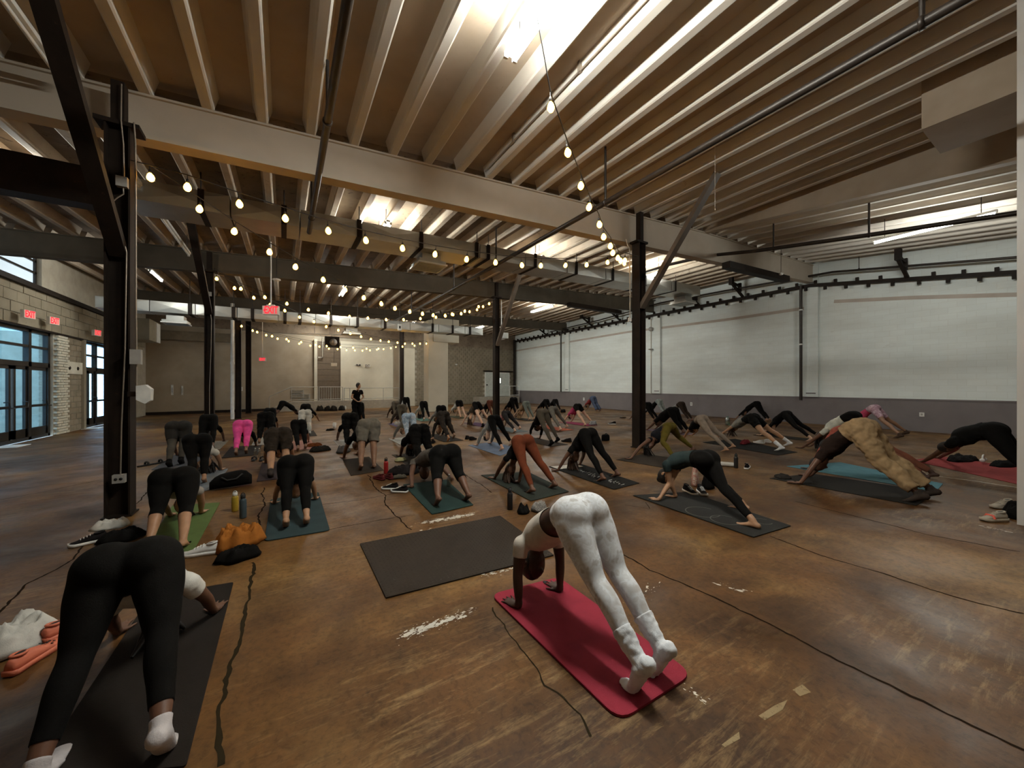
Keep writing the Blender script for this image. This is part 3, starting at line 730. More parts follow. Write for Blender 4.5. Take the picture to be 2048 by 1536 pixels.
du1 = duct(9.2, .85, [(x, zb1(x), zb1(x) + .37) for x in (-2.4, -.9, .3, 1.55, 3.0, 4.6, 6.1, 7.7, 9.4, 11.2, 13.0, 14.9)],
     'long galvanised duct hung behind the pale girder, lamplight shining on it',
     [(atY(u, 500, 9.2).x, .05) for u in (402, 568, 718, 842, 953, 976, 1070, 1152, 1225, 1290, 1350)])
zb2 = lambda x: 4.35 + .006 * x
du2 = duct(18.6, .8, [(x, zb2(x), zb2(x) + .4) for x in (-5.6, -4.2, -2.9, -1.6, -.2, 1.2, 2.6, 4.0, 5.4, 6.9, 8.4, 9.5)],
     'galvanised duct crossing the hall below the far girder, behind the red exit sign',
     [(atY(u, 640, 18.6).x, .06) for u in (380, 467, 505, 570, 600, 662, 715, 770, 865, 905, 940)])
def diffuser(c, s, tilt, label):
    o = thing('vent_grille', c, label, 'vent')
    m = MB(); m.box((c.x - s, c.y - s, c.z + .03), (c.x + s, c.y + s, c.z + .12)); m.box((c.x - s * .7, c.y - s * .7, c.z + .12), (c.x + s * .7, c.y + s * .7, c.z + .3)); m.build('box', M_GALV, o)
    for k in range(8):
        yy = c.y - s + (k + .5) * 2 * s / 8
        MB().bar((c.x - s + .02, yy, c.z + .01), (c.x + s - .02, yy, c.z + .01), .035, .02).build('louvre', M_GALV, o)
    m = MB(); m.box((c.x - s - .03, c.y - s - .03, c.z), (c.x + s + .03, c.y - s, c.z + .04)); m.box((c.x - s - .03, c.y + s, c.z), (c.x + s + .03, c.y + s + .03, c.z + .04))
    m.box((c.x - s - .03, c.y - s, c.z), (c.x - s, c.y + s, c.z + .04)); m.box((c.x + s, c.y - s, c.z), (c.x + s + .03, c.y + s, c.z + .04)); m.build('frame', M_WHITE, o)
c = atY(857, 528, 9.75); diffuser(Vector((c.x, 9.75, zb1(c.x) - .31)), .36, 0, 'square louvred vent hanging under the duct near the middle of the ceiling')
c = atY(1366, 597, 9.75); diffuser(Vector((c.x, 9.75, zb1(c.x) - .31)), .36, 0, 'square louvred vent under the duct beside the white wall')
c = atY(702, 659, 19.0); diffuser(Vector((c.x, 19.0, zb2(c.x) - .37)), .36, 0, 'square louvred vent under the far duct, left of the pale pier')
c = atY(352, 637, 18.9); diffuser(Vector((c.x, 19.0, zb2(c.x) - .37)), .36, 0, 'square louvred vent under the far duct near the glass doors')
o = thing('air_duct', (9.9, 18.7, 4.4), 'short galvanised duct stub hanging before the far corner', 'duct')
c = atY(1008, 671, 17.6); MB().box((c.x - .25, 17.6, c.z - .14), (c.x + .28, 18.3, c.z + .16)).build('box', M_GALV, o); MB().tube([(c.x, 17.9, c.z + .16), (c.x, 17.9, 6.45)], .025, 6).build('hanger_rod', M_WHITE, o)
MB().box((c.x - .2, 17.7, c.z - .2), (c.x + .1, 18.2, c.z - .14)).build('lamp_plate', M_WHITE, o)

# --- fluorescent fixtures
def fixture(x, y0, y1, z, label, lit=True, tubes=2, top=None):
    o = thing('fluorescent_lamp', (x, y0, z), label, 'lamp', 'ceiling fluorescent lamps')
    m = MB(); m.box((x - .045, y0 - .03, z + .045), (x + .045, y1 + .03, z + .1)); m.build('housing', M_WHITE, o)
    for k in range(tubes):
        xx = x + (k - (tubes - 1) / 2) * .12
        MB().tube([(xx, y0, z + .01), (xx, y1, z + .01)], .021, 8).build('tube', M_TUBE if lit else M_WHITE, o)
        for y in (y0 - .01, y1 + .01): MB().box((xx - .025, y - .015, z - .012), (xx + .025, y + .015, z + .05)).build('socket', M_WHITE, o)
    t = top or z + .5
    for y in (y0 + .2, y1 - .2): MB().tube([(x, y, z + .1), (x, y, t)], .008, 5).build('hanger', M_PIPE, o)
    return o
LA = 'lit fluorescent lamp '
fixture(2.26, 1.25, 3.72, 5.42, LA + 'at the top edge of the photo above the person in white', top=5.9)
fixture(13.55, 1.45, 3.45, 5.42, LA + 'in the side bay at the upper right', tubes=1, top=6.0)
fixture(2.15, 9.25, 10.45, 5.5, LA + 'just above the near duct, left of its vent', top=5.95)
fixture(7.0, 9.55, 10.8, 5.62, LA + 'above the near duct, left of the right-hand steel column')
fixture(12.2, 9.0, 10.4, 5.85, LA + 'behind the slanting brace of the right-hand steel column', top=6.5)
fixture(12.6, 16.3, 18.3, 5.95, LA + 'in the third bay toward the white wall', top=6.4)
fixture(2.15, 16.7, 17.95, 5.55, LA + 'between the second and third girders above the hanging exit sign', top=6.0)
fixture(-3.6, 16.0, 17.3, 5.2, LA + 'behind the big black column above the glass doors', tubes=1, top=5.8)
fixture(7.4, 24.5, 25.8, 5.75, LA + 'left of the pale pier under the far ceiling', top=6.2)
fixture(12.3, 24.0, 25.3, 5.85, LA + 'right of the pale pier under the far ceiling', top=6.3)
fixture(2.5, 26.2, 27.4, 5.5, LA + 'far back above the dark shutter', top=6.1)
fixture(-3.9, 9.2, 10.4, 5.3, LA + 'hidden behind the low dark girder at the left', tubes=1, top=5.6)
fixture(7.3, -1.2, .1, 5.5, LA + 'added out of frame beside the white pier to light the near floor', tubes=1, top=6.1)  # extra lamp out of view, added to brighten the near floor
# unlit strip on the left
for y0, y1, nm in ((5.0, 6.45, 'running out of the frame at the upper left corner'), (6.95, 9.1, 'crossing behind the big column'), (10.2, 13.2, 'beyond the near duct on the left'), (15.2, 16.8, 'in front of the far duct on the left')):
    fixture(-2.2, y0, y1, 5.12, 'unlit strip lamp ' + nm, False, 1, 5.7)
# hanging white strip before the shutter
o = thing('hanging_strip', atY(643, 668, 24.5), 'thin white strip hanging level before the dark shutter', 'lamp')
a, b = atY(600, 667, 24.5), atY(685, 670, 24.5); MB().bar(a, b, .08, .05).build('strip', M_WHITE, o)
for f in (.33, .7): p_ = a.lerp(b, f); MB().tube([p_, (p_.x, p_.y, 5.95)], .01, 5).build('hanger', M_PIPE, o)

# --- festoon lights
bl = MB(); bl.lathe((0, 0, -.11), [(.0, -.01), (.022, -.006), (.038, .014), (.042, .038), (.034, .068), (.019, .09), (.014, .1)], 8); bulb_me = bl.mesh('bulb'); bulb_me.materials.append(M_BULB)
sk = MB(); sk.lathe((0, 0, -.015), [(.017, 0), (.018, .03), (.012, .05), (.004, .055), (.004, .1)], 6); sock_me = sk.mesh('socket'); sock_me.materials.append(M_CORD)
def festoon(P0, P1, pix, label, ends=True):
    P0, P1 = Vector(P0), Vector(P1); n = Vector((P1.y - P0.y, P0.x - P1.x, 0)); pts = []
    for u, v in pix:
        d = ray(u, v); t = (P0 - ORG).dot(n) / d.dot(n); pts.append(ORG + d * t)
    o = thing('string_lights', P0, label, 'string lights', 'strings of filament bulbs')
    cab = [P0] + [p + Vector((0, 0, .15)) for p in pts] + [P1]
    fine = []
    for i in range(len(cab) - 1):
        for k in range(3): fine.append(cab[i].lerp(cab[i + 1], k / 3))
    fine.append(cab[-1]); MB().tube(fine, .007, 5).build('cable', M_CORD, o)
    for p in pts:
        b = put('bulb', bulb_me, p + Vector((0, 0, .06)), o, (random.uniform(-.15, .15), random.uniform(-.15, .15), 0))
        s = bpy.data.objects.new('socket', sock_me); COL.objects.link(s); s.parent = b
    return o
pA, pB, pC, pD = Vector((-1.6, 6.33, 4.36)), Vector((7.7, 6.37, 4.87)), Vector((-1.78, 14.1, 5.1)), Vector((7.85, 14.1, 5.35))
festoon((2.2, 3.1, 5.35), pB, [(1101, 212), (1134, 304), (1162, 371), (1179.5, 413), (1198, 448), (1207, 473), (1221, 491), (1226, 505), (1236, 515), (1241, 521), (1250, 520)], 'string of bulbs dropping from the top lamp to the right-hand steel column')
festoon(pA, pB, [(375, 373), (478, 407), (570, 436), (656, 461), (731, 480), (805, 496), (871, 508), (934, 518), (991, 524), (1043, 530), (1082, 531), (1132, 530), (1174, 529), (1215, 524), (1249, 527)], 'long string of bulbs sagging between the two nearest columns')
festoon(pA, pD, [(300, 354), (400, 417), (470, 462), (539, 503), (592, 533), (646, 559), (690, 579), (728, 595), (762, 607), (790, 616), (820, 623), (845, 627), (867, 630), (890, 631), (904, 628), (922, 627), (930, 622), (957, 613), (978, 607)], 'string of bulbs running from the big black column to the middle-distance column')
festoon(pC, pD, [(482, 577), (529, 594), (574, 607), (617, 619), (657, 626), (699, 633), (736, 636), (772, 639), (807, 639), (841, 637), (872, 634), (907, 629), (939, 623), (954, 619), (966, 613)], 'string of bulbs between the two columns of the second row')
pE = Vector((x0 - .02, 21.95, 4.3))
festoon(pC, (atY(856, 684, 21.95)), [(433, 557), (469, 576), (507, 595), (541, 609), (569, 621), (599, 634), (628, 643), (653, 653), (677, 660), (701, 667), (722, 673), (742, 678), (761, 681), (778, 683), (795, 685), (810, 687), (825, 687), (840, 687), (853, 687)], 'string of bulbs swooping from the second-row column to the pale pier')
pF = atY(478, 640, 22.1)
festoon(pF, atY(852, 680, 21.95), [(483, 652), (514, 664), (544, 672), (573, 678), (602, 684), (631, 689), (653, 692), (681, 694), (706, 695), (733, 697), (757, 697), (782, 696), (805, 693), (829, 691)], 'low string of bulbs from the drain pipe column to the pale pier')
festoon(pF, atY(803, 690, 27.2), [(505, 661), (532, 670), (555, 677), (577, 682), (599, 687), (621, 691), (639, 693), (658, 697), (675, 698), (693, 700), (710, 700.5), (725, 701), (740, 700.5), (754, 699), (767, 698), (792, 694)], 'lowest string of bulbs, farthest back before the shutter')

# --- exit signs
M_SIGNW = plain('sign_white', (.7, .66, .6), .5)
M_RED = emit('exit_red', (.9, .012, .03), .8)
M_REDF = emit('exit_red_pale', (.8, .42, .36), .16)
def exit_sign(c, w_, h_, label, yaw=0.0, rod=None, arrow=True, red=True):
    o = thing('exit_sign', c, label, 'sign'); o.rotation_euler = (0, 0, yaw)
    def loc(mb, name, mat):
        me = mb.mesh(name); return link_mesh(name, me, mat, o)
    loc(MB().box((-w_ / 2, -.04, -h_ / 2), (w_ / 2, .04, h_ / 2)), 'housing', M_SIGNW)
    loc(MB().box((-w_ / 2 + .012, -.046, -h_ / 2 + .012), (w_ / 2 - .012, -.041, h_ / 2 - .012)), 'face', M_REDF if red else M_SIGNW)
    c_ = bpy.data.curves.new('lettering', 'FONT'); c_.body = 'EXIT'; c_.size = h_ * 1.15; c_.align_x = 'CENTER'; c_.align_y = 'CENTER'; c_.extrude = .002; c_.offset = .007
    c_.materials.append(M_RED if red else M_BLACK)
    tmp = bpy.data.objects.new('tmp', c_); COL.objects.link(tmp); me_ = bpy.data.meshes.new_from_object(tmp.evaluated_get(bpy.context.evaluated_depsgraph_get())); bpy.data.objects.remove(tmp)
    t = bpy.data.objects.new('lettering', me_); COL.objects.link(t); t.parent = o; t.location = (w_ * .06 if arrow else 0, -.048, 0); t.rotation_euler = (pi / 2, 0, 0); t.scale = (w_ / h_ * .36, 1, 1)
    if arrow:
        loc(MB().add([(-w_ * .44, -.05, 0), (-w_ * .34, -.05, h_ * .2), (-w_ * .34, -.05, -h_ * .2)], [(0, 1, 2)]), 'arrow', M_RED)
    if rod:
        loc(MB().tube([(0, 0, h_ / 2 + .03), (0, 0, rod)], .016, 8), 'stem', M_SIGNW)
        loc(MB().box((-.1, -.04, h_ / 2), (.1, .04, h_ / 2 + .035)), 'canopy', M_SIGNW)
    return o
c = atY(542, 621, 12.6); exit_sign(c, .42, .25, 'lit red EXIT sign hanging on a long white stem left of centre', -.42, 1.95)
c = atY(525, 719, 22.5); exit_sign(c, .3, .17, 'small red exit sign hanging low before the beige back wall', -.2, 3.2, False)
for u, v, X in ((56, 629, -6.05), (106, 642, -6.05), (193, 666, -6.05)):
    c = atX(u, v, X); exit_sign(c, .34, .22, 'small red exit sign over the glass %s' % ('entrance, the one nearer the left edge' if u < 60 else 'entrance, the one nearer the white brick jamb' if u < 120 else 'doors behind the steel column'), radians(75), None, False)
# pale signs on the far wall
c = bw(734, 732) + Vector((0, -.12, 0)); exit_sign(c, .36, .2, 'pale EXIT sign with dark letters on the far wall panel', ang, None, False, False)
o = thing('wall_lamp', bw(716, 730), 'small twin emergency lamp beside the pale exit sign', 'lamp')
c = bw(716, 730) + Vector((0, -.13, 0)); MB().box((c.x - .16, c.y - .02, c.z - .05), (c.x + .16, c.y + .04, c.z + .04)).build('body', M_GREYP, o)
for k in (-1, 1): MB().lathe((c.x + k * .09, c.y - .02, c.z), [(.045, 0), (.05, .05), (.0, .055)], 8, (0, -1, 0)).build('lamp_head', M_STEEL, o)
c = atY(668, 729, 25.5); o = thing('hanging_sign', c, 'small white box sign hanging on a rod before the shutter', 'sign')
MB().box((c.x - .17, c.y - .03, c.z - .1), (c.x + .17, c.y + .03, c.z + .1)).build('panel', M_WHITE, o); MB().tube([(c.x, c.y, c.z + .1), (c.x, c.y, 6.3)], .012, 5).build('rod', M_PIPE, o)
c = atY(799.5, 654.5, 17.9); o = thing('hanging_sign', c, 'white card with a dark square hung on the far duct left of the pale pier', 'sign')
MB().box((c.x - .09, c.y - .02, c.z - .15), (c.x + .09, c.y + .02, c.z + .15)).build('panel', M_WHITE, o); MB().box((c.x - .035, c.y - .026, c.z - .06), (c.x + .035, c.y - .021, c.z + .06)).build('mark', M_BLACK, o)
MB().tube([(c.x, c.y, c.z + .15), (c.x, c.y, 5.8)], .008, 5).build('rod', M_PIPE, o)
# unit heater by the shutter
c = atY(664, 685, 25.9); o = thing('unit_heater', c, 'dark unit heater hanging high before the shutter', 'heater')
MB().box((c.x - .4, c.y - .25, c.z - .3), (c.x + .4, c.y + .25, c.z + .35)).build('casing', M_STEEL, o)
MB().lathe((c.x + .05, c.y - .25, c.z), [(.2, 0), (.22, .02), (.05, .05), (0, .055)], 14, (0, -1, 0)).build('fan_grille', M_GREYP, o)
MB().tube([(c.x, c.y, c.z + .35), (c.x, c.y, 5.8)], .015, 6).build('rod', M_PIPE, o)
# white channel post and pipe loop beside the shutter
t_ = thing('white_post', bw(631, 800), 'pale post at the edge of the dark shutter', 'post'); a = bw(631, 800)
MB().box((a.x - .09, a.y - .25, 0), (a.x + .09, a.y - .08, 4.7)).build('post', M_BACKL, t_)
o = thing('pipe_loop', bw(641, 690), 'thin bent white pipe in front of the shutter', 'pipe'); zz = lambda u, v: bw(u, v) + Vector((0, -.15, 0))
MB().tube([zz(665, 676), zz(645, 676), zz(645, 715), zz(636, 715)], .04, 6).build('pipe', MATS['pale_conduit'], o)
# --- smoke detector, wall fittings
def fitting(name, c, w_, h_, label, cat, mat=M_WHITE, d_=.03, ax='y'):
    o = thing(name, c, label, cat)
    if ax == 'y': MB().box((c.x - w_, c.y - d_, c.z - h_), (c.x + w_, c.y + .001, c.z + h_)).build('plate', mat, o); MB().box((c.x - w_ * .4, c.y - d_ - .004, c.z - h_ * .5), (c.x + w_ * .4, c.y - d_, c.z + h_ * .5)).build('insert', M_GREYP, o)
    else: MB().box((c.x - d_, c.y - w_, c.z - h_), (c.x + .001, c.y + w_, c.z + h_)).build('plate', mat, o); MB().box((c.x - d_ - .004, c.y - w_ * .4, c.z - h_ * .5), (c.x - d_, c.y + w_ * .4, c.z + h_ * .5)).build('insert', M_GREYP, o)
fitting('wall_outlet', atX(1844, 829, XR - .03), .06, .07, 'white outlet on the grey dado left of the pier at the right edge', 'outlet', ax='x')
fitting('wall_outlet', atX(1383, 808, XR - .03), .06, .09, 'white outlet on the grey dado right of the right-hand steel column', 'outlet', ax='x')
fitting('wall_outlet', atX(1168, 798, XR - .03), .06, .1, 'white outlet on the grey dado behind the person in blue jeans', 'outlet', ax='x')
c = bw(482.5, 778) + Vector((0, -.07, 0)); fitting('wall_panel', c, .07, .12, 'small white plate on the beige back wall beside the drain pipe', 'plate')
c = bw(912, 729) + Vector((0, -.06, 0)); fitting('wall_box', c, .08, .05, 'small white box on the far block wall right of the pale pier', 'box')
c = bw(345, 780) + Vector((0, -.07, 0)); fitting('paper_strip', c, .05, .28, 'pale strip of paper on the dim back wall, the left one of two', 'paper', d_=.004)
c = bw(365, 781) + Vector((0, -.07, 0)); fitting('paper_strip', c, .04, .26, 'pale strip of paper on the dim back wall, the right one of two', 'paper', d_=.004)
c = atY(553, 560, 14.0); o = thing('smoke_detector', c, 'white round smoke detector on a rod beside the exit sign stem', 'detector')
MB().lathe(c, [(.02, .05), (.11, .03), (.12, 0), (.05, -.03), (0, -.032)], 14).build('head', M_SIGNW, o); MB().tube([c, (c.x, c.y, 5.7)], .012, 5).build('rod', M_PIPE, o)
for u, v, Y in ((1430, 285, None),):
    a, b = atY(1430, 285, 4.1), atY(1430, 418, 4.1); o = thing('pull_chain', a, 'pale pull cord hanging below the sprinkler pipe at the upper right', 'cord')
    MB().tube([a, b], .004, 5).build('cord', M_SIGNW, o); MB().lathe(b, [(.008, 0), (.01, -.02), (0, -.03)], 6).build('knob', M_SIGNW, o)
c = atY(1562, 548, 6.2); o = thing('smoke_detector', c, 'white alarm dome hanging by the end of the nearest girder', 'detector'); MB().lathe(c, [(.0, -.05), (.06, -.03), (.07, .02), (.03, .05)], 10).build('dome', M_WHITE, o); MB().tube([c, (c.x, c.y, r1(c.x))], .008, 5).build('rod', M_PIPE, o)

# --- far double door, ramp and railings
o = thing('door_3', bw(994, 800), 'pale double door in the far block wall', 'door', kind='structure')
xm = (dr0 + dr1) / 2; M_DOOR = plain('pale_door', (.55, .58, .54), .5)
for a, b in ((dr0, xm), (xm, dr1)):
    m = MB(); bquad(m, a + .03, b - .03, .62, 2.72, .1, .06); lf = m.build('door_leaf', M_DOOR, o)
    m = MB(); bquad(m, a + .1, a + .2, 1.6, 1.72, .15, .05); m.build('door_handle', M_STEEL, lf)
m = MB(); bquad(m, xm + .15, xm + .42, 1.75, 2.35, .11, .02); m.build('door_window_frame', M_STEEL, o)
m = MB(); bquad(m, xm + .2, xm + .37, 1.8, 2.3, .115, .01); m.build('door_window', emit('door_window_light', (.9, .95, .9), .7), o)
m = MB(); bquad(m, dr0 - .06, dr0 + .03, .6, 2.8, .12, .12); bquad(m, dr1 - .03, dr1 + .06, .6, 2.8, .12, .12); bquad(m, dr0, dr1, 2.72, 2.8, .12, .12); m.build('frame', M_WHITE, o)
m = MB(); bquad(m, dr0 - .2, dr1 + .4, 2.86, 2.96, .2, .2); m.build('head_flashing', M_STEEL, o)
# raised walk along the back wall with a ramp at its left end
rx0, rx1, rx2 = xb(545), xb(585), xb(800)
rp = MB(); yb = lambda x: backY(x) - 1.15
rp.prism([(rx0, yb(rx0), 0), (rx1, yb(rx1), 0), (rx1, yb(rx1), .58)], (0, 1.05, 0)); bquad(rp, rx1, rx2, 0, .58, 1.15, 1.1)
walk = tag(rp.build('raised_walk', plain('walk_concrete', (.36, .32, .26), .8)), 'low raised concrete walk with a ramp along the back wall', 'walkway', kind='structure')
rp = MB(); bquad(rp, xb(945), XR - .35, 0, .6, 1.3, 1.2); tag(rp.build('raised_walk', MATS['walk_concrete']), 'low raised landing below the pale double door', 'walkway', kind='structure')
def railing(name, pts, h_, label, step, mat, balus=True):
    """pts: foot points; posts at each, two rails, balusters between"""
    o = thing(name, pts[0], label, 'railing')
    for hh in (h_, .12):
        MB().tube([p + Vector((0, 0, hh)) for p in pts], .024, 6).build('rail', mat, o)
    for p in pts: MB().tube([p, p + Vector((0, 0, h_))], .024, 6).build('post', mat, o)
    if balus:
        for a, b in zip(pts[:-1], pts[1:]):
            n = int((b - a).length / step)
            for k in range(1, n):
                p = a.lerp(b, k / n); MB().tube([p + Vector((0, 0, .12)), p + Vector((0, 0, h_))], .011, 5).build('baluster', mat, o)
    return o
rb = lambda u, z: Vector((xb(u), backY(xb(u)) - 1.1, z))
railing('ramp_railing', [rb(540, .01), rb(582, .58), rb(633, .58)], .92, 'thin grey railing rising along the ramp at the back wall', .15, M_RAIL, False)
railing('walk_railing', [rb(636, .58), rb(658, .58), rb(681, .58)], .92, 'barred railing in front of the dark shutter', .13, M_RAIL)
railing('walk_railing', [rb(684, .58), rb(695, .58), rb(760, .58), rb(790, .58)], .85, 'plain two-rail railing before the pale wall panel', .15, M_RAIL, False)
rb = lambda u, z: Vector((xb(u), backY(xb(u)) - 1.25, z))
railing('landing_railing', [rb(973, .6), rb(1006, .6), rb(1024, .6)], .95, 'white railing in front of the pale double door', .2, M_WHITE, False)
# vents low on the back wall, above the ramp
for u, v, n_ in ((595, 788, 'larger left'), (611, 794, 'smaller right')):
    c = bw(u, v) + Vector((0, -.1, 0)); o = thing('wall_vent', c, 'grey louvred vent on the beige wall above the ramp, the %s one' % n_, 'vent')
    s = .36 if u < 600 else .26
    MB().box((c.x - s, c.y - .03, c.z - s * .75), (c.x + s, c.y + .05, c.z + s * .75)).build('frame', M_GREYP, o)
    for k in range(4):
        zc = c.z - s * .6 + k * s * .4; MB().bar((c.x - s + .05, c.y - .05, zc), (c.x + s - .05, c.y - .05, zc), .02, .05).build('louvre', M_BLOCK, o)
# ------------------------------------------------------------------ people
import numpy as np
from mathutils import noise as mnoise
NR = 14
def ringpts(c, ax, bx, ra, rb, n=NR, sq=0.0):
    out = []
    for k in range(n):
        a = 2 * pi * k / n; ca, sa = cos(a), sin(a)
        out.append(c + ax * (ra * ca) + bx * (rb * sa))
    return out
class Src:
    """the rough lofts a body is grown from; every vertex knows its limb"""
    def __init__(s): s.v = []; s.f = []; s.part = []
    def loft(s, rings, part):
        o = len(s.v); n = len(rings[0])
        for g in rings:
            for p in g: s.v.append(p); s.part.append(part)
        for i in range(len(rings) - 1):
            for k in range(n):
                k2 = (k + 1) % n; s.f.append((o + i * n + k, o + i * n + k2, o + (i + 1) * n + k2, o + (i + 1) * n + k))
        s.f.append(tuple(o + k for k in range(n - 1, -1, -1))); s.f.append(tuple(o + (len(rings) - 1) * n + k for k in range(n)))
    def chain(s, pts, rad, part, ref, n=NR, flat=None):
        """round limb through pts; rad per point; flat squeezes it along ref"""
        rings = []
        for i, p in enumerate(pts):
            d = (pts[min(i + 1, len(pts) - 1)] - pts[max(0, i - 1)]).normalized()
            a = ref - d * ref.dot(d)
            if a.length < 1e-3: a = d.orthogonal()
            a.normalize(); b = d.cross(a); f = flat[i] if flat else 1.0
            rings.append(ringpts(p, a, b, rad[i] * f, rad[i], n))
        d0 = (pts[1] - pts[0]).normalized(); d1 = (pts[-1] - pts[-2]).normalized()
        def cap(r, p, d, q): return [p + d * (q * .75) + (x - p) * .62 for x in r]
        rings = [cap(rings[0], pts[0], -d0, rad[0] * .8)] + rings + [cap(rings[-1], pts[-1], d1, rad[-1] * .8)]
        s.loft(rings, part)
    def ball(s, c, rx, ry, rz, ax, bx, cx, part, n=NR, m=9):
        rings = []
        for i in range(m):
            t = pi * (i + .5) / m
            rings.append([c + cx * (-cos(t) * rz) + ax * (sin(t) * rx * cos(2 * pi * k / n)) + bx * (sin(t) * ry * sin(2 * pi * k / n)) for k in range(n)])
        s.loft(rings, part)
def ik(a, b, l1, l2, pole):
    d = b - a; L = d.length; l1, l2 = (l1, l2) if l1 + l2 > L * 1.0005 else (L * .503, L * .503)
    x = (L * L + l1 * l1 - l2 * l2) / (2 * L); h = sqrt(max(0, l1 * l1 - x * x)); d.normalize()
    p = pole - d * pole.dot(d); p = p.normalized() if p.length > 1e-4 else Vector((0, 0, 1))
    return a + d * x + p * h
def spline(pts, n):
    out = []; m = len(pts)
    for i in range(m - 1):
        p0, p1, p2, p3 = pts[max(0, i - 1)], pts[i], pts[i + 1], pts[min(m - 1, i + 2)]
        for k in range(n):
            t = k / n; t2, t3 = t * t, t * t * t
            out.append(.5 * ((2 * p1) + (p2 - p0) * t + (2 * p0 - 5 * p1 + 4 * p2 - p3) * t2 + (3 * p1 - p0 - 3 * p2 + p3) * t3))
    out.append(pts[-1]); return out
def sample(vals, n):
    out = []
    for i in range(len(vals) - 1):
        for k in range(n):
            t = k / n; t = t * t * (3 - 2 * t); out.append(vals[i] * (1 - t) + vals[i + 1] * t)
    out.append(vals[-1]); return out
TRI_TOTAL = [0]
def grow(src, voxel, smooth_it):
    me = bpy.data.meshes.new('body'); me.from_pydata([tuple(p) for p in src.v], [], src.f)
    bm = bmesh.new(); bm.from_mesh(me); bmesh.ops.recalc_face_normals(bm, faces=bm.faces); bm.to_mesh(me); bm.free()
    ob = bpy.data.objects.new('body', me); COL.objects.link(ob)
    md = ob.modifiers.new('r', 'REMESH'); md.mode = 'VOXEL'; md.voxel_size = voxel; md.use_smooth_shade = True
    dg = bpy.context.evaluated_depsgraph_get(); ev = ob.evaluated_get(dg)
    m2 = bpy.data.meshes.new_from_object(ev); bpy.data.objects.remove(ob); bpy.data.meshes.remove(me)
    nv = len(m2.vertices); co = np.empty(nv * 3, np.float32); m2.vertices.foreach_get('co', co); co = co.reshape(-1, 3).astype(np.float64)
    ne = len(m2.edges); ed = np.empty(ne * 2, np.int32); m2.edges.foreach_get('vertices', ed); ed = ed.reshape(-1, 2)
    kd = KDTree(len(src.v))
    for i, p in enumerate(src.v): kd.insert(p, i)
    kd.balance()
    part = np.array([src.part[kd.find(c)[1]] for c in co], dtype=object)
    w = np.full(nv, .55); fine = np.array([p in ('hand0', 'hand1', 'foot0', 'foot1', 'head') for p in part]); w[fine] = .16 if smooth_it < 10 else .07
    deg = np.zeros(nv); np.add.at(deg, ed[:, 0], 1); np.add.at(deg, ed[:, 1], 1); deg[deg == 0] = 1
    for it in range(smooth_it):
        for sgn in (1.0, -.96):
            acc = np.zeros_like(co); np.add.at(acc, ed[:, 0], co[ed[:, 1]]); np.add.at(acc, ed[:, 1], co[ed[:, 0]])
            co = co + ((acc / deg[:, None]) - co) * (w * (1.0 if sgn > 0 else -.3))[:, None]
    m2.vertices.foreach_set('co', co.astype(np.float32).ravel()); m2.update()
    m2.materials.clear()
    return m2, co, part
def garment(name, m2, co, nrm, part, tval, axes, spec, off, mat, parent, wr=0.0, wscale=14.0, edge=0.55, flare=0.0):
    """spec: part -> (lo, hi) in limb units; faces wholly on those limbs and touching the span; the rim is pulled to the span's end"""
    nv = len(co); ok = np.zeros(nv, bool); inside = np.zeros(nv, bool); lo = np.full(nv, -1e9); hi = np.full(nv, 1e9)
    for p, (a, b) in spec.items():
        m = part == p; ok |= m; lo[m] = a; hi[m] = b
    inside = ok & (tval >= lo) & (tval <= hi)
    npoly = len(m2.polygons); lt = np.empty(npoly, np.int32); m2.polygons.foreach_get('loop_total', lt)
    ls = np.empty(npoly, np.int32); m2.polygons.foreach_get('loop_start', ls)
    lv = np.empty(len(m2.loops), np.int32); m2.loops.foreach_get('vertex_index', lv)
    q = lt == 4; base = ls[q]; F = np.stack([lv[base + k] for k in range(4)], 1)
    fin = ok[F].all(1) & inside[F].any(1) if True else None
    # a face that straddles two limbs keeps going if every corner is inside
    F = F[fin]
    if not len(F): return None
    used = np.unique(F); idx = np.full(nv, -1); idx[used] = np.arange(len(used))
    c = co[used].copy(); n = nrm[used]; t = tval[used]; L = lo[used]; H = hi[used]; ax = axes[used]
    over = t > H; c[over] -= ax[over] * (t[over] - H[over])[:, None]
    under = t < L; c[under] += ax[under] * (L[under] - t[under])[:, None]
    o = np.full(len(used), off); rim = over | under; o[rim] = off * edge
    if flare:
        g = np.clip((t - 1.0), 0, 1); lm = np.array([p in ('leg0', 'leg1') for p in part[used]]); o = o + np.where(lm, g * flare, 0)
    c = c + n * o[:, None]
    if wr:
        for i in range(len(c)):
            p = Vector(c[i]) * wscale; v = mnoise.noise(p) + .5 * mnoise.noise(p * 2.1); c[i] += n[i] * (wr * v)
    c[:, 2] = np.maximum(c[:, 2], .0125)
    me = bpy.data.meshes.new(name); me.from_pydata([tuple(x) for x in c], [], [tuple(int(k) for k in f) for f in idx[F]])
    me.polygons.foreach_set('use_smooth', [True] * len(me.polygons))
    TRI_TOTAL[0] += 2 * len(F)
    o_ = link_mesh(name, me, mat, parent); return o_
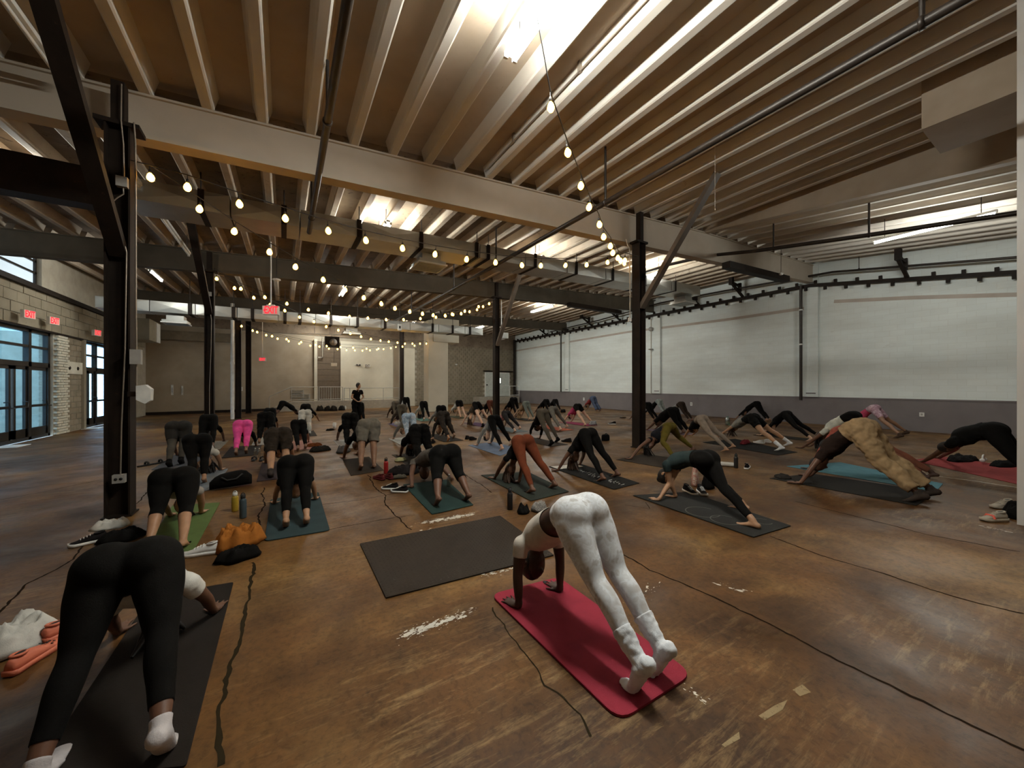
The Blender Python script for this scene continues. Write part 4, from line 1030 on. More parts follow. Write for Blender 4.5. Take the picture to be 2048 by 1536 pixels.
def person(label, J, look, voxel=.018, group='people practising on mats'):
    """J: joints in the world; look: clothes, skin and hair"""
    s = J['s']; g = look.get('g', 1.0) * s; gh = look.get('hips', 1.0); S = Src(); V = Vector
    hip, sho, lh, lsn = J['hip'], J['sho'], J['lath'], J['lats']
    spine = (sho - hip).normalized()
    # torso: rings from crotch to shoulders, arched a little towards the back
    dep = lambda l, ax: ax.cross(l).normalized()
    bk = dep(lh, spine)
    if bk.dot(J['back']) < 0: bk = -bk
    arch = J.get('arch', .03) * s; L = (sho - hip).length
    tp = [-.07, .0, .12, .28, .45, .62, .8, .95, 1.04]
    wa = [.11, .148, .158, .137, .122, .132, .148, .15, .10]; wd_ = [.085, .112, .114, .102, .094, .104, .112, .09, .06]
    pts = [hip + spine * (L * t) + bk * (arch * sin(pi * max(0, min(1, t)))) for t in tp]
    ps = spline(pts, 3); was = sample(wa, 3); wds = sample(wd_, 3); rings = []
    for i, p in enumerate(ps):
        f = i / (len(ps) - 1); la = (lh * (1 - f) + lsn * f).normalized(); d = (ps[min(i + 1, len(ps) - 1)] - ps[max(0, i - 1)]).normalized()
        la = (la - d * la.dot(d)).normalized(); b = d.cross(la); hg = gh if f < .4 else 1.0
        rings.append(ringpts(p, la, b, was[i] * g * hg, wds[i] * g * (1 + (hg - 1) * .6), 18))
    S.loft(rings, 'torso')
    down = -spine
    ld = ((J['ank'][0] + J['ank'][1]) * .5 - hip).normalized()
    hb = -J['fwd'] + ld * J['fwd'].dot(ld); hb.normalize(); pd = (bk + hb).normalized(); fa = lh.cross(pd).normalized()
    for k, sg in ((0, -1), (1, 1)):      # the seat rounds off the fold between back and thighs
        bc = hip + lh * (sg * .072 * g * gh) + pd * (.03 * g * gh) + ld * (.022 * g)
        S.ball(bc, .112 * g * gh, .104 * g * gh, .125 * g * gh, lh, pd, fa, 'torso')
    S.ball(hip + spine * (.04 * s) + pd * (.022 * g), .13 * g * gh, .098 * g, .125 * g, lh, pd, fa, 'torso')
    if look.get('chest', 0):
        for sg in (-1, 1): S.ball(hip + spine * (L * .74) - bk * (.07 * g) + lsn * (sg * .065 * g), .06 * g, .055 * g, .06 * g, lsn, bk, spine, 'torso')
    # legs
    for k, sg in ((0, -1), (1, 1)):
        hj = hip + lh * (sg * .09 * g * gh) - spine * (.01 * g); kn, an = J['knee'][k], J['ank'][k]
        pole = J['fwd']; fr = (kn - hj).normalized()
        h0 = hj + (kn - hj) * .1
        p = [h0, hj.lerp(kn, .33), hj.lerp(kn, .7), kn, kn.lerp(an, .3), kn.lerp(an, .65), an]
        cb = -(pole - (an - kn).normalized() * pole.dot((an - kn).normalized())).normalized()
        p[4] = p[4] + cb * (.014 * g)
        tg = look.get('thigh', 1.0) * g
        r = [.098 * tg, .094 * tg, .072 * tg, .057 * g, .057 * g, .046 * g, .034 * g]
        S.chain(spline(p, 3), sample(r, 3), 'leg%d' % k, lh)
        # foot
        fd = J['foot'][k].normalized(); up = J.get('footup', (None, None))[k] or V((0, 0, 1)); sd = fd.cross(up).normalized(); up = sd.cross(fd)
        he = an - fd * (.045 * s) - up * (.045 * s)
        fp = [he, an - up * (.035 * s), an + fd * (.06 * s) - up * (.045 * s), an + fd * (.12 * s) - up * (.058 * s), an + fd * (.165 * s) - up * (.062 * s)]
        rr = [.030 * s, .038 * s, .036 * s, .036 * s, .030 * s]; fl = [1.0, .95, .75, .5, .42]
        rings = []
        for i, q in enumerate(spline(fp, 2)):
            x = sample(rr, 2)[i]; y = sample(fl, 2)[i]; rings.append(ringpts(q, sd, up, x, x * y, 12))
        S.loft([[he - fd * (.018 * s) + (x - he) * .6 for x in rings[0]]] + rings + [[fp[-1] + fd * (.015 * s) + (x - fp[-1]) * .7 for x in rings[-1]]], 'foot%d' % k)
        if voxel < .013 and not look.get('socks') and not look.get('shoes'):
            td = J.get('toe', (fd, fd))[k].normalized()
            for j in range(5):
                o = fp[-1] + sd * ((j - 2) * .0135 * s * (1 if k == 0 else -1)); ln = (.05, .042, .038, .033, .028)[j] * s
                S.chain([o - td * .01, o + td * (ln * .6), o + td * ln], [.0105 * s if j == 0 else .0085 * s] * 3, 'foot%d' % k, up, 8)
        elif J.get('toe'):
            td = J['toe'][k].normalized(); o = fp[-1]
            rg = [ringpts(o + td * (x * s), sd, sd.cross(td), q * s, q * s * .45, 12) for x, q in ((-.02, .034), (.02, .034), (.045, .028), (.058, .016))]
            S.loft(rg, 'foot%d' % k)
    # arms and hands
    for k, sg in ((0, -1), (1, 1)):
        sj = sho + lsn * (sg * .155 * g) + spine * (-.01); el, wr_ = J['elb'][k], J['wri'][k]
        S.ball(sj, .05 * g, .05 * g, .05 * g, lsn, bk, spine, 'arm%d' % k)
        p = [sj, sj.lerp(el, .4), el, el.lerp(wr_, .35), wr_]
        ag = look.get('arm', 1.0) * g
        S.chain(spline(p, 3), sample([.052 * ag, .046 * ag, .037 * ag, .037 * ag, .025 * g], 3), 'arm%d' % k, lsn, 12)
        hd = J['hand'][k].normalized(); up = J.get('handup', (None, None))[k] or V((0, 0, 1)); sd = hd.cross(up).normalized(); up = sd.cross(hd)
        pr = [ringpts(wr_ + hd * (x * s) - up * (z * s), sd, up, a * s, b * s, 12) for x, z, a, b in ((-.015, -.002, .024, .021), (.02, .006, .030, .019), (.05, .012, .038, .015), (.085, .016, .040, .013), (.1, .018, .034, .010))]
        S.loft(pr, 'hand%d' % k)
        fr = .0088 * s if voxel < .012 else .0125 * s
        inward = sd * (1 if k == 0 else -1)
        for j, (off, ln, spd) in enumerate(((.031, .066, .30), (.011, .078, .08), (-.010, .073, -.10), (-.030, .058, -.30))):
            o = wr_ + hd * (.088 * s) + inward * (off * s) - up * (.017 * s); dd = (hd + inward * spd).normalized()
            S.chain([o - dd * (.012 * s), o + dd * (ln * .3 * s) + up * (.006 * s), o + dd * (ln * .65 * s) + up * (.004 * s), o + dd * (ln * s) - up * (.002 * s)], [fr, fr, fr * .93, fr * .8], 'hand%d' % k, up, 8)
        o = wr_ + hd * (.028 * s) + inward * (.028 * s) - up * (.012 * s); dd = (hd * .62 + inward * .8).normalized()
        S.chain([o - dd * .01, o + dd * (.03 * s), o + dd * (.058 * s) + hd * (.01 * s)], [fr * 1.25, fr * 1.15, fr * .95], 'hand%d' % k, up, 8)
    # neck and head
    hc, hu, hf = J['head'], J['crown'].normalized(), J['face']; hf = (hf - hu * hf.dot(hu)).normalized(); hs = hu.cross(hf).normalized()
    S.chain([sho + spine * .01, (sho + hc) * .5 - hu * (.03 * s), hc - hu * (.05 * s)], [.062 * g, .05 * s, .05 * s], 'neck', lsn, 12)
    S.ball(hc, .074 * s, .092 * s, .112 * s, hs, hf, hu, 'head', 16, 11)
    S.ball(hc - hu * (.065 * s) + hf * (.03 * s), .052 * s, .055 * s, .05 * s, hs, hf, hu, 'head', 12, 7)
    S.chain([hc + hf * (.085 * s) + hu * .012 * s, hc + hf * (.105 * s) - hu * (.018 * s)], [.008 * s + .003, .014 * s], 'head', hs, 8)
    for sg in (-1, 1): S.ball(hc + hs * (sg * .076 * s) - hu * (.008 * s) - hf * .005, .012 * s, .018 * s, .03 * s, hs, hf, hu, 'head', 8, 5)
    m2, co, part = grow(S, voxel, 30 if voxel < .010 else 16 if voxel < .013 else 8 if voxel < .016 else 4)
    # limb units for every vertex
    nv = len(co); tv = np.zeros(nv); ax = np.zeros((nv, 3))
    def proj(mask, a, b, base, unit=1.0):
        a, b = np.array(a), np.array(b); d = b - a; t = ((co[mask] - a) @ d) / (d @ d); tv[mask] = base + t * unit; ax[mask] = d / unit
    hipn, shon = hip, sho
    proj(part == 'torso', hipn, shon, 0.0)
    for k, sg in ((0, -1), (1, 1)):
        hj = hip + lh * (sg * .09 * g * gh); kn, an = J['knee'][k], J['ank'][k]; m = part == 'leg%d' % k
        if m.any():
            ids = np.where(m)[0]; up_ = ((co[ids] - np.array(kn)) @ np.array((an - hj).normalized())) < 0
            mm = np.zeros(nv, bool); mm[ids[up_]] = True; proj(mm, hj, kn, 0.0); mm = np.zeros(nv, bool); mm[ids[~up_]] = True; proj(mm, kn, an, 1.0)
        sj = sho + lsn * (sg * .155 * g); el, wr_ = J['elb'][k], J['wri'][k]; m = part == 'arm%d' % k
        if m.any():
            ids = np.where(m)[0]; up_ = ((co[ids] - np.array(el)) @ np.array((wr_ - sj).normalized())) < 0
            mm = np.zeros(nv, bool); mm[ids[up_]] = True; proj(mm, sj, el, 0.0); mm = np.zeros(nv, bool); mm[ids[~up_]] = True; proj(mm, el, wr_, 1.0)
    nr = np.empty(nv * 3, np.float32); m2.vertices.foreach_get('normal', nr); nr = nr.reshape(-1, 3).astype(np.float64)
    m2.polygons.foreach_set('use_smooth', [True] * len(m2.polygons)); TRI_TOTAL[0] += 2 * len(m2.polygons)
    low = min(p.z for p in J['ank']); base = (J['ank'][0] + J['ank'][1]) * .5; base.z = 0
    root = thing('person', base, label, 'person', group)
    off = np.array(base); 
    co[:, 2] = np.maximum(co[:, 2], J.get('zmin', .0125))
    m2.vertices.foreach_set('co', (co - off).astype(np.float32).ravel())
    m2.materials.append(skin(look['skin']))
    body = bpy.data.objects.new('body', m2); COL.objects.link(body); body.parent = root
    col_ = co - off; near = voxel < .013
    A = (m2, col_, nr, part, tv, ax)
    if look.get('socks'):
        c, h = look['socks']
        for q in '01': garment('sock', *A, {'foot' + q: (-9, 9), 'leg' + q: (h, 9)}, .006 if not look.get('slouch') else .01, fabric(c), root, .006 if look.get('slouch') else 0, 34)
    if look.get('shoes'):
        for q in '01': garment('shoe', *A, {'foot' + q: (-9, 9), 'leg' + q: (1.93, 9)}, .012, fabric(look['shoes']), root)
    pl = look.get('pants')
    if pl:
        c, tl = pl[0], pl[1]; ease = look.get('loose', .004); wt = look.get('waist', .3)
        pm = c if isinstance(c, bpy.types.Material) else fabric(c)
        garment('leggings' if ease < .012 and tl > 1 else 'trousers' if tl > 1 else 'shorts', *A, {'torso': (-9, wt), 'leg0': (-9, tl), 'leg1': (-9, tl)}, ease, pm, root, (.016 if ease > .012 else .0) * (1.35 if ease > .04 else 1), 11, .8, look.get('flare', 0.0))
    tp_ = look.get('top')
    if tp_:
        c, t0, ts = tp_; ease = look.get('tease', .006)
        garment('shirt' if ts > .1 else 'tank_top', *A, {'torso': (t0, 9), 'arm0': (-9, ts), 'arm1': (-9, ts), **({'neck': (-9, 9)} if look.get('hood') else {})}, ease, c if isinstance(c, bpy.types.Material) else fabric(c), root, .007 if ease > .009 else 0, 13, .9)
    # hair
    hr = look.get('hair')
    if hr:
        hcol, style = hr; hm = plain('hair_%02x%02x%02x' % tuple(int(x * 255) for x in hcol), hcol, .55, 0, .35, 30, .5, .4, 90)
        mb = MB(); H = Src(); rr = 1.13 if style != 'shaved' else 1.04
        H.ball(hc + hu * (.014 * s) - hf * (.016 * s), .074 * s * rr, .086 * s * rr, .106 * s * rr, hs, -hf, hu, 'h', 14, 9)
        o0 = len(mb.v); mb.add(H.v, H.f, 0, True)
        dn = Vector((0, 0, -1)); random.seed(int(abs(hc.x * 977 + hc.y * 131)) + 5)
        if style == 'bun': 
            bc = hc + hu * (.1 * s) - hf * (.05 * s); H2 = Src(); H2.ball(bc, .05 * s, .05 * s, .045 * s, hs, -hf, hu, 'h', 12, 8); mb.add(H2.v, H2.f, 0, True)
        if style in ('long', 'dreads', 'pony'):
            n = {'long': 46, 'dreads': 26, 'pony': 22}[style]
            for i in range(n):
                a = random.random() * 2 * pi; q = random.uniform(.3, 1.0)
                if style == 'pony': st = hc + hu * (.1 * s) - hf * (.02 * s) + Vector((random.gauss(0, .012), random.gauss(0, .012), 0))
                else: st = hc + hu * (.05 * s) + hs * (.075 * s * q * cos(a)) + hf * (.07 * s * q * sin(a)) 
                ln = random.uniform(.7, 1.0) * look.get('hairlen', .3) * s; ln = min(ln, max(.04, st.z - .02)); side = Vector((random.gauss(0, .03), random.gauss(0, .03), 0))
                pts_ = [st, st + hu * (.05 * s) + side * .4, st + hu * (.03 * s) + dn * (ln * .5) + side, st + dn * ln + side * 1.5]
                pts_ = [p if p.z > .015 else Vector((p.x, p.y, .015)) for p in pts_]
                mb.tube(spline(pts_, 2), [r * s * (1.5 if style != 'dreads' else 1) for r in sample([.012, .013, .011, .006], 2)], 5)
        ho = mb.build('hair', hm, root)
        if look.get('band'): 
            bm_ = MB(); bc = hc + hu * (.085 * s) - hf * (.045 * s); bm_.tube([bc + (hs * cos(2 * pi * k / 10) - hf * sin(2 * pi * k / 10)) * (.042 * s) for k in range(11)], .013 * s, 7, cap=False); bm_.build('hair_tie', fabric(look['band']), root)
    return root
UP = Vector((0, 0, 1))
def solve_hip(px, feet_mid, a, L, drop, fwd0=.45):
    """the hip lies on the ray through px; close to the plane of the body and a leg's length from the ankles"""
    n = Vector((a.y, -a.x, 0)); d = ray(*px); best = None
    d0 = (feet_mid - ORG).dot(Vector((SY, CY, 0)))
    for i in range(-60, 160):
        t = d0 + i * .012
        if t < .3: continue
        p = ORG + d * t - UP * drop; r = p - feet_mid
        c = (r.dot(n)) ** 2 * 5 + (r.length - L) ** 2 * 3 + (r.dot(a) - fwd0 * L / .8) ** 2 * .35
        if best is None or c < best[0]: best = (c, p)
    return best[1]
def yogi(label, look, hip, feet=None, hands=None, s=1.0, head=0.0, stance=1.28, fs=.26, hs_=.42, sho=None, voxel=None, bend=.0, lift=.35, hz=.83, knees=None, chin=0.0, handdir=None, legs=None, shof=.5, shoup=.05, zmin=.0125):
    """a person in downward dog. hip / feet / hands are pixels of the photograph (top of the seat, heels, palms); head: heading away from +Y, degrees"""
    a = Vector((sin(radians(head)), cos(radians(head)), 0)); lat = Vector((a.y, -a.x, 0))      # lat points to the person's right
    drop = .135 * s * look.get('hips', 1.0) * look.get('g', 1.0)
    if feet is None:
        P = G(hip[0], hip[1], hz * s); H = P - UP * drop
        fm = Vector((H.x, H.y, 0)) - a * (.47 * s); an = [fm - lat * (fs / 2 * s), fm + lat * (fs / 2 * s)]
    else:
        an = [G(*f) for f in (feet if isinstance(feet[0], (tuple, list)) else [feet])]
        if len(an) == 1: an = [an[0] - lat * (fs / 2 * s), an[0] + lat * (fs / 2 * s)]
        fm = (an[0] + an[1]) * .5; H = solve_hip(hip, fm + UP * .08, a, .8 * s, drop)
    hl = lift if isinstance(lift, (tuple, list)) else (lift, lift)
    ank = [an[k] + UP * ((.075 + .11 * hl[k]) * s) + a * (.0 * hl[k]) for k in (0, 1)]
    foot = [(a * cos(hl[k] * 1.0) - UP * (sin(hl[k] * 1.0) * 1.0)) for k in (0, 1)]
    if hands is None:
        hm = fm + a * (stance * s); wr = [hm - lat * (hs_ / 2 * s), hm + lat * (hs_ / 2 * s)]
    else:
        wr = [G(*h) for h in (hands if isinstance(hands[0], (tuple, list)) else [hands])]
        if len(wr) == 1: wr = [wr[0] - lat * (hs_ / 2 * s), wr[0] + lat * (hs_ / 2 * s)]
    wri = [w_ + UP * (.035 * s) for w_ in wr]; wm = (wri[0] + wri[1]) * .5
    if sho is not None:
        n = lat; d = ray(*sho); t = (H - ORG).dot(n) / d.dot(n) if abs(d.dot(n)) > .25 else None
        SH = ORG + d * t if t else H.lerp(wm, shof) + UP * (shoup * s)
    else:
        SH = H.lerp(wm, shof) + UP * (shoup * s)
    spine = (SH - H).normalized(); back = spine.cross(lat); back = back if back.z > 0 else -back
    knee = []
    for k, sg in ((0, -1), (1, 1)):
        hj = H + lat * (sg * .09 * s * look.get('g', 1.0)); Ld = (ank[k] - hj).length; b = bend if not isinstance(bend, (tuple, list)) else bend[k]
        l = max(.5 * Ld * (1.004 + b * .06), .1); knee.append(ik(hj, ank[k], l, l, a + UP * .2))
    elb = []
    for k, sg in ((0, -1), (1, 1)):
        sj = SH + lat * (sg * .155 * s); Ld = (wri[k] - sj).length; l = .5 * Ld * 1.004; elb.append(ik(sj, wri[k], l, l, lat * sg - UP * .2))
    hd_dir = ((wm - SH).normalized() * .55 + spine * .45 - UP * .25).normalized()
    hc = SH + hd_dir * (.2 * s); hc.z = max(hc.z, .13 * s)
    face = -a + UP * (.3 - chin)
    J = dict(s=s, hip=H, sho=SH, lath=lat, lats=lat, back=back, knee=knee, ank=ank, foot=foot, fwd=a, elb=elb, wri=wri, hand=handdir or [(a - lat * .12), (a + lat * .12)], head=hc, crown=hd_dir, face=face, arch=.035)
    J['zmin'] = zmin
    if max(hl) > .5: J['toe'] = [(a + UP * -.05), (a + UP * -.05)]
    if voxel is None:
        dist = (H - ORG).length; voxel = .0105 if dist < 4 else .0135 if dist < 7 else .018 if dist < 12 else .023
    o = person(label, J, look, voxel); o['heading'] = head
    del o['heading']
    return o, an, wr, a, lat, s
M_N = [0]
def mat_slab(label, corners, col, t=.006, rnd=.02, kind=None, name='yoga_mat', curl=0.0, mat=None, rows=24):
    """a mat from its four floor corners (near left, near right, far right, far left), rounded and laid on the floor"""
    M_N[0] += 1
    c = [Vector((p.x, p.y, 0)) for p in corners]; z0 = .0022 + .0004 * (M_N[0] % 9)
    outl = []
    for i in range(4):
        p, q, r = c[i - 1], c[i], c[(i + 1) % 4]; e1 = (p - q).normalized(); e2 = (r - q).normalized()
        for k in range(6):
            f = k / 5; A = q + e1 * (rnd * (1 - f) ** 2 ) + e2 * (rnd * f ** 2); outl.append(A)
    n = len(outl); vs = [p + UP * z0 for p in outl] + [p + UP * (z0 + t) for p in outl]
    cen = (c[0] + c[1] + c[2] + c[3]) / 4
    ins = [cen + (p - cen) * .985 for p in outl]; vs += [p + UP * (z0 + t * 1.15) for p in ins]
    mb = MB(); mb.add(vs, [tuple(range(n - 1, -1, -1)), tuple(range(2 * n, 3 * n))] + [(i, (i + 1) % n, n + (i + 1) % n, n + i) for i in range(n)] + [(n + i, n + (i + 1) % n, 2 * n + (i + 1) % n, 2 * n + i) for i in range(n)])
    k_ = 'mat_%02x%02x%02x' % tuple(int(x * 255) for x in col)
    m = mat or plain(k_, [x * .75 for x in col], .85, 0, .12, 5, .3, .15, 260)
    return tag(mb.build(name, m), label, 'yoga mat', 'yoga mats')
def mat_for(label, Y, col, width=.61, length=1.73, back=.2, **kw):
    _, an, wr, a, lat, s = Y; m = (an[0] + an[1]) * .5; lat = Vector((a.y, -a.x, 0)); p = m - a * back; q = p + a * length
    return mat_slab(label, [p - lat * (width / 2), p + lat * (width / 2), q + lat * (width / 2), q - lat * (width / 2)], col, **kw)
# ------------------------------------------------------------------ who is there
BROWN, DEEP, TAN, PALE, MIDB = (.13, .06, .035), (.055, .025, .016), (.42, .23, .13), (.56, .34, .23), (.25, .13, .075)
BLK, CHAR, DKB = (.0042, .0036, .0031), (.022, .02, .018), (.03, .019, .013)
HB, HD, HBL = (.012, .008, .006), (.045, .022, .012), (.28, .17, .08)
def mat_camo():
    m, nt, b = _new('pale_camouflage'); tc = nt.nodes.new('ShaderNodeTexCoord').outputs['Object']
    n = _noise(nt, 9, 3, .55, tc, .2); r = _ramp(nt, n.outputs[0], [(.36, (.52, .51, .5)), (.42, (.76, .785, .82)), (.5, (.66, .67, .68)), (.54, (.8, .825, .86)), (.64, (.58, .57, .56))])
    nt.links.new(r.outputs[0], b.inputs['Base Color']); b.inputs['Roughness'].default_value = .85
    n2 = _noise(nt, 220, 2, .5, tc); _bump(nt, b, n2.outputs[0], .2, .002); return m
M_CAMO = mat_camo()
def mat_tiedye(name, a, b_, sc=9):
    m, nt, b = _new(name); tc = nt.nodes.new('ShaderNodeTexCoord').outputs['Object']
    n = _noise(nt, sc, 4, .6, tc, 1.2); r = _ramp(nt, n.outputs[0], [(.38, a), (.55, b_), (.7, a)])
    nt.links.new(r.outputs[0], b.inputs['Base Color']); b.inputs['Roughness'].default_value = .85; return m
M_TIEB = mat_tiedye('blue_tie_dye', (.55, .62, .7), (.2, .3, .42))
M_TIEP = mat_tiedye('pink_tie_dye', (.5, .36, .4), (.26, .13, .17))
def K(sk=BROWN, pants=BLK, pl=1.93, top=BLK, th=.24, ts=.35, hair=HB, st='bun', **kw):
    d = dict(skin=sk, pants=(pants, pl), hair=(hair, st)); 
    if top is not None: d['top'] = (top, th, ts)
    d.update(kw); return d
Q = {}
# --- front row
Q[1] = yogi('person in white camouflage leggings and cropped tee on the red mat in front', K(DEEP, M_CAMO, 1.9, (.58, .53, .46), .5, .42, HB, 'bun', waist=.2, tease=.008, socks=((.76, .78, .81), 1.62), slouch=1, band=(.4, .36, .33), hips=1.0, thigh=1.06),
            (1158, 982), [(1276, 1394), (1318, 1360)], [(1038, 1222), (1120, 1188)], s=1.06, sho=(1078, 1078), lift=(1.0, 1.0), voxel=.0085, zmin=.021)
mat_slab('thick red exercise mat with rounded corners under the person in white', [G(1240, 1447), G(1386, 1352), G(1117, 1157), G(981, 1192)], (.36, .035, .06), .012, .09)
Q[2] = yogi('person in black leggings, white tee and ankle socks at the lower left', K(BROWN, BLK, 1.8, (.62, .6, .55), .2, .42, HB, 'long', tease=.012, socks=((.5, .46, .46), 1.93), hairlen=.22, hips=1.1, thigh=1.05),
            (262, 1072), [(70, 1590), (322, 1530)], [(235, 1275), (428, 1232)], s=1.06, lift=(.2, .75), voxel=.009, shof=.5, shoup=.03)
mat_slab('dark brown mat under the person in the white tee at the lower left', [G(60, 1560), G(372, 1536), G(467, 1166), G(300, 1195)], (.02, .015, .012), .006, .02)
Q[3] = yogi('person in black capri leggings on the light green mat', K(TAN, BLK, 1.28, (.3, .26, .22), .3, .1, HD, 'pony', hips=1.16, thigh=1.08),
            (350, 930), [(300, 1098), (366, 1100)], [(341, 1036), (402, 1030)], s=1.03, lift=(.2, .3), voxel=.0115)
mat_slab('light green mat between the big black column and the mustard bundle', [G(285, 1108), G(385, 1108), G(440, 1006), G(345, 1012)], (.13, .2, .06), .005, .01)
Q[4] = yogi('person in black leggings facing away on the dark teal mat', K(TAN, BLK, 1.8, BLK, .24, .2, HB, 'bun', hips=1.12, thigh=1.05),
            (592, 905), [(572, 1060), (613, 1054)], [(549, 1010), (631, 1002)], s=1.0, lift=(.55, .5), voxel=.0115)
mat_slab('dark teal mat with rounded corners under the facing-away black leggings', [G(529, 1084), G(660, 1062), G(637, 985), G(541, 1000)], (.035, .06, .065), .008, .06)
Q[5] = yogi('person in grey tee and cropped black pants on the dark green mat', K(BROWN, BLK, 1.3, (.11, .095, .08), .16, .4, HB, 'shaved', tease=.012, loose=.01, hips=1.1, g=1.06),
            (890, 886), [(876, 1016), (936, 1006)], [(824, 978), (905, 962)], s=1.06, lift=(.6, .5), voxel=.0115, sho=(848, 922))
mat_slab('dark green mat under the person in grey tee and cropped pants', [G(864, 1030), G(947, 1011), G(893, 960), G(806, 970)], (.02, .045, .04), .007, .02)
Q[6] = yogi('person in rust leggings with long brown hair hanging down', K(BROWN, (.13, .033, .014), 1.93, BLK, .3, .05, HD, 'long', hairlen=.34, hips=1.06),
            (1045, 866), [(1064, 990), (1108, 980)], [(990, 960), (1038, 968)], s=1.02, lift=(.35, .4), voxel=.0125)
mat_slab('dark olive green mat under the person in rust leggings', [G(1062, 1003), G(1138, 984), G(1055, 944), G(962, 951)], (.03, .037, .03), .006, .01)
Q[7] = yogi('person all in black on the mat printed with white lettering', K(BROWN, BLK, 1.9, BLK, .2, .3, HD, 'long', hairlen=.26, tease=.012),
            (1175, 853), [(1205, 966), (1234, 957)], [(1116, 944), (1160, 932)], s=1.0, lift=(.35, .35), voxel=.0125)
pm = mat_slab('black mat with white printed lettering under the person in black', [G(1228, 980), G(1279, 967), G(1160, 928), G(1097, 934)], (.014, .013, .012), .006, .01)
Q[8] = yogi('person in dark teal tee and black leggings seen from the side on the speckled mat', K(TAN, BLK, 1.86, (.025, .038, .038), .2, .4, HB, 'bun', tease=.009, hips=1.06),
            (1408, 897), [(1488, 1022), (1508, 1058)], [(1352, 998), (1318, 1004)], s=1.04, lift=(.1, .1), voxel=.0115, bend=(.35, .05), sho=(1346, 926))
mat_slab('charcoal mat with pale edges and swirls under the teal-shirted person', [G(1507, 1076), G(1582, 1053), G(1376, 985), G(1266, 992)], (.03, .029, .027), .007, .01)
Q[9] = yogi('person in baggy tan trousers, dark tee and sneakers', K(BROWN, (.30, .20, .105), 1.86, (.02, .011, .008), .1, .45, HB, 'shaved', loose=.042, tease=.014, shoes=(.035, .025, .02), g=1.04),
            (1722, 838), [(1838, 1008), (1862, 998)], [(1602, 970), (1622, 955)], s=1.14, lift=(.45, .45), voxel=.0125, bend=.1, sho=(1655, 905))
mat_slab('dark mat with a curled corner under the person in tan trousers', [G(1833, 1012), G(1872, 985), G(1625, 948), G(1538, 957)], (.02, .017, .014), .006, .02)
Q[10] = yogi('person in salmon shirt and rust trousers behind the person in tan', K(DEEP, (.17, .06, .035), 1.9, (.32, .085, .06), .15, 1.5, HB, 'long', hairlen=.25, loose=.012, tease=.012),
             (1716, 840), [(1848, 963), (1866, 958)], [(1622, 940), (1645, 930)], s=1.02, lift=.3, voxel=.014, sho=(1668, 872))
mat_slab('light blue mat under the person in the salmon shirt', [G(1872, 984), G(1886, 968), G(1680, 925), G(1572, 933)], (.13, .3, .36), .005, .02)
Q[13] = yogi('person all in black on the pinkish red mat at the right edge', K(BROWN, BLK, 1.93, BLK, .1, .5, HB, 'shaved', tease=.02, loose=.012, g=1.08),
             (1985, 842), [(2095, 985), (2105, 975)], [(1848, 926), (1880, 918)], s=1.12, lift=.3, voxel=.0135, hz=.95, sho=(1915, 880))
mat_slab('pinkish red mat running behind the pier at the right edge', [G(2105, 985), G(2110, 945), G(1880, 913), G(1822, 921)], (.36, .06, .06), .006, .01)
# --- right of the right-hand column
Q[14] = yogi('person in olive leggings with dreadlocks hanging, left of the teal shirt', K(BROWN, (.10, .075, .012), 1.93, (.012, .012, .016), .3, .1, HB, 'dreads', hairlen=.34),
             (1338, 843), [(1348, 925), (1385, 905)], [(1262, 920), (1292, 908)], s=.98, lift=.4, bend=(.6, .5), voxel=.0135)
mat_slab('brown mat under the person with dreadlocks', [G(1352, 940), G(1400, 925), G(1290, 908), G(1232, 920)], (.05, .037, .027), .005, .01)
Q[15] = yogi('person in beige leggings bent over left of the grey tank top', K(TAN, (.26, .205, .16), 1.93, BLK, .25, .3, HB, 'bun'),
             (1403, 828), [(1452, 905), (1466, 898)], [(1368, 878), (1385, 872)], s=.96, lift=.3, voxel=.015, stance=1.1)
Q[16] = yogi('person in grey tank top, black shorts and white crew socks', K(TAN, BLK, .62, (.23, .22, .195), .22, .08, HD, 'pony', tease=.012, loose=.014, socks=((.75, .75, .75), 1.68), hairlen=.2),
             (1505, 826), [(1562, 903), (1578, 893)], [(1436, 876), (1455, 868)], s=1.02, lift=.4, voxel=.0145)
mat_slab('black mat under the person in white crew socks', [G(1556, 911), G(1595, 905), G(1470, 878), G(1405, 885)], (.016, .014, .012), .005, .01)
Q[17] = yogi('person in black behind the grey tank top, arms stretched forward', K(MIDB, BLK, 1.9, BLK, .2, 1.2, HB, 'bun'), (1513, 801), s=1.02, hz=.9)
Q[18] = yogi('person in black leggings on the mint green mat, right of the white socks', K(PALE, BLK, 1.85, BLK, .2, 1.0, HB, 'long', hairlen=.2), (1572, 820), [(1622, 884), (1636, 878)], s=1.02, voxel=.015)
mat_for('dark mat behind the white crew socks', Q[18], (.03, .024, .018))
Q[19] = yogi('broad person in black between the steel column and the beige leggings', K(BROWN, BLK, 1.9, BLK, .15, .5, HB, 'shaved', tease=.02, g=1.18), (1345, 812), None, None, s=1.05, hz=.86)
mat_for('lilac mat right of the steel column base', Q[19], (.2, .14, .17))
Q[20] = yogi('person in black top and mottled grey leggings, farthest right of the steel column', K(MIDB, mat_tiedye('grey_mottle', (.3, .33, .31), (.16, .18, .17)), 1.9, BLK, .25, 1.5, HB, 'bun'), (1318, 797), s=1.0, hz=.92)
Q[53] = yogi('person in black beside the mottled grey leggings, partly behind the column', K(BROWN, BLK, 1.9, BLK, .2, .4, HB, 'shaved'), (1295, 803), s=1.02, hz=.86)
Q[21] = yogi('person in dark brown leggings by the grey dado, right of the mottled leggings', K(BROWN, (.03, .018, .012), 1.9, (.2, .19, .18), .3, .3, HB, 'bun'), (1362, 802), s=1.0, hz=.9)
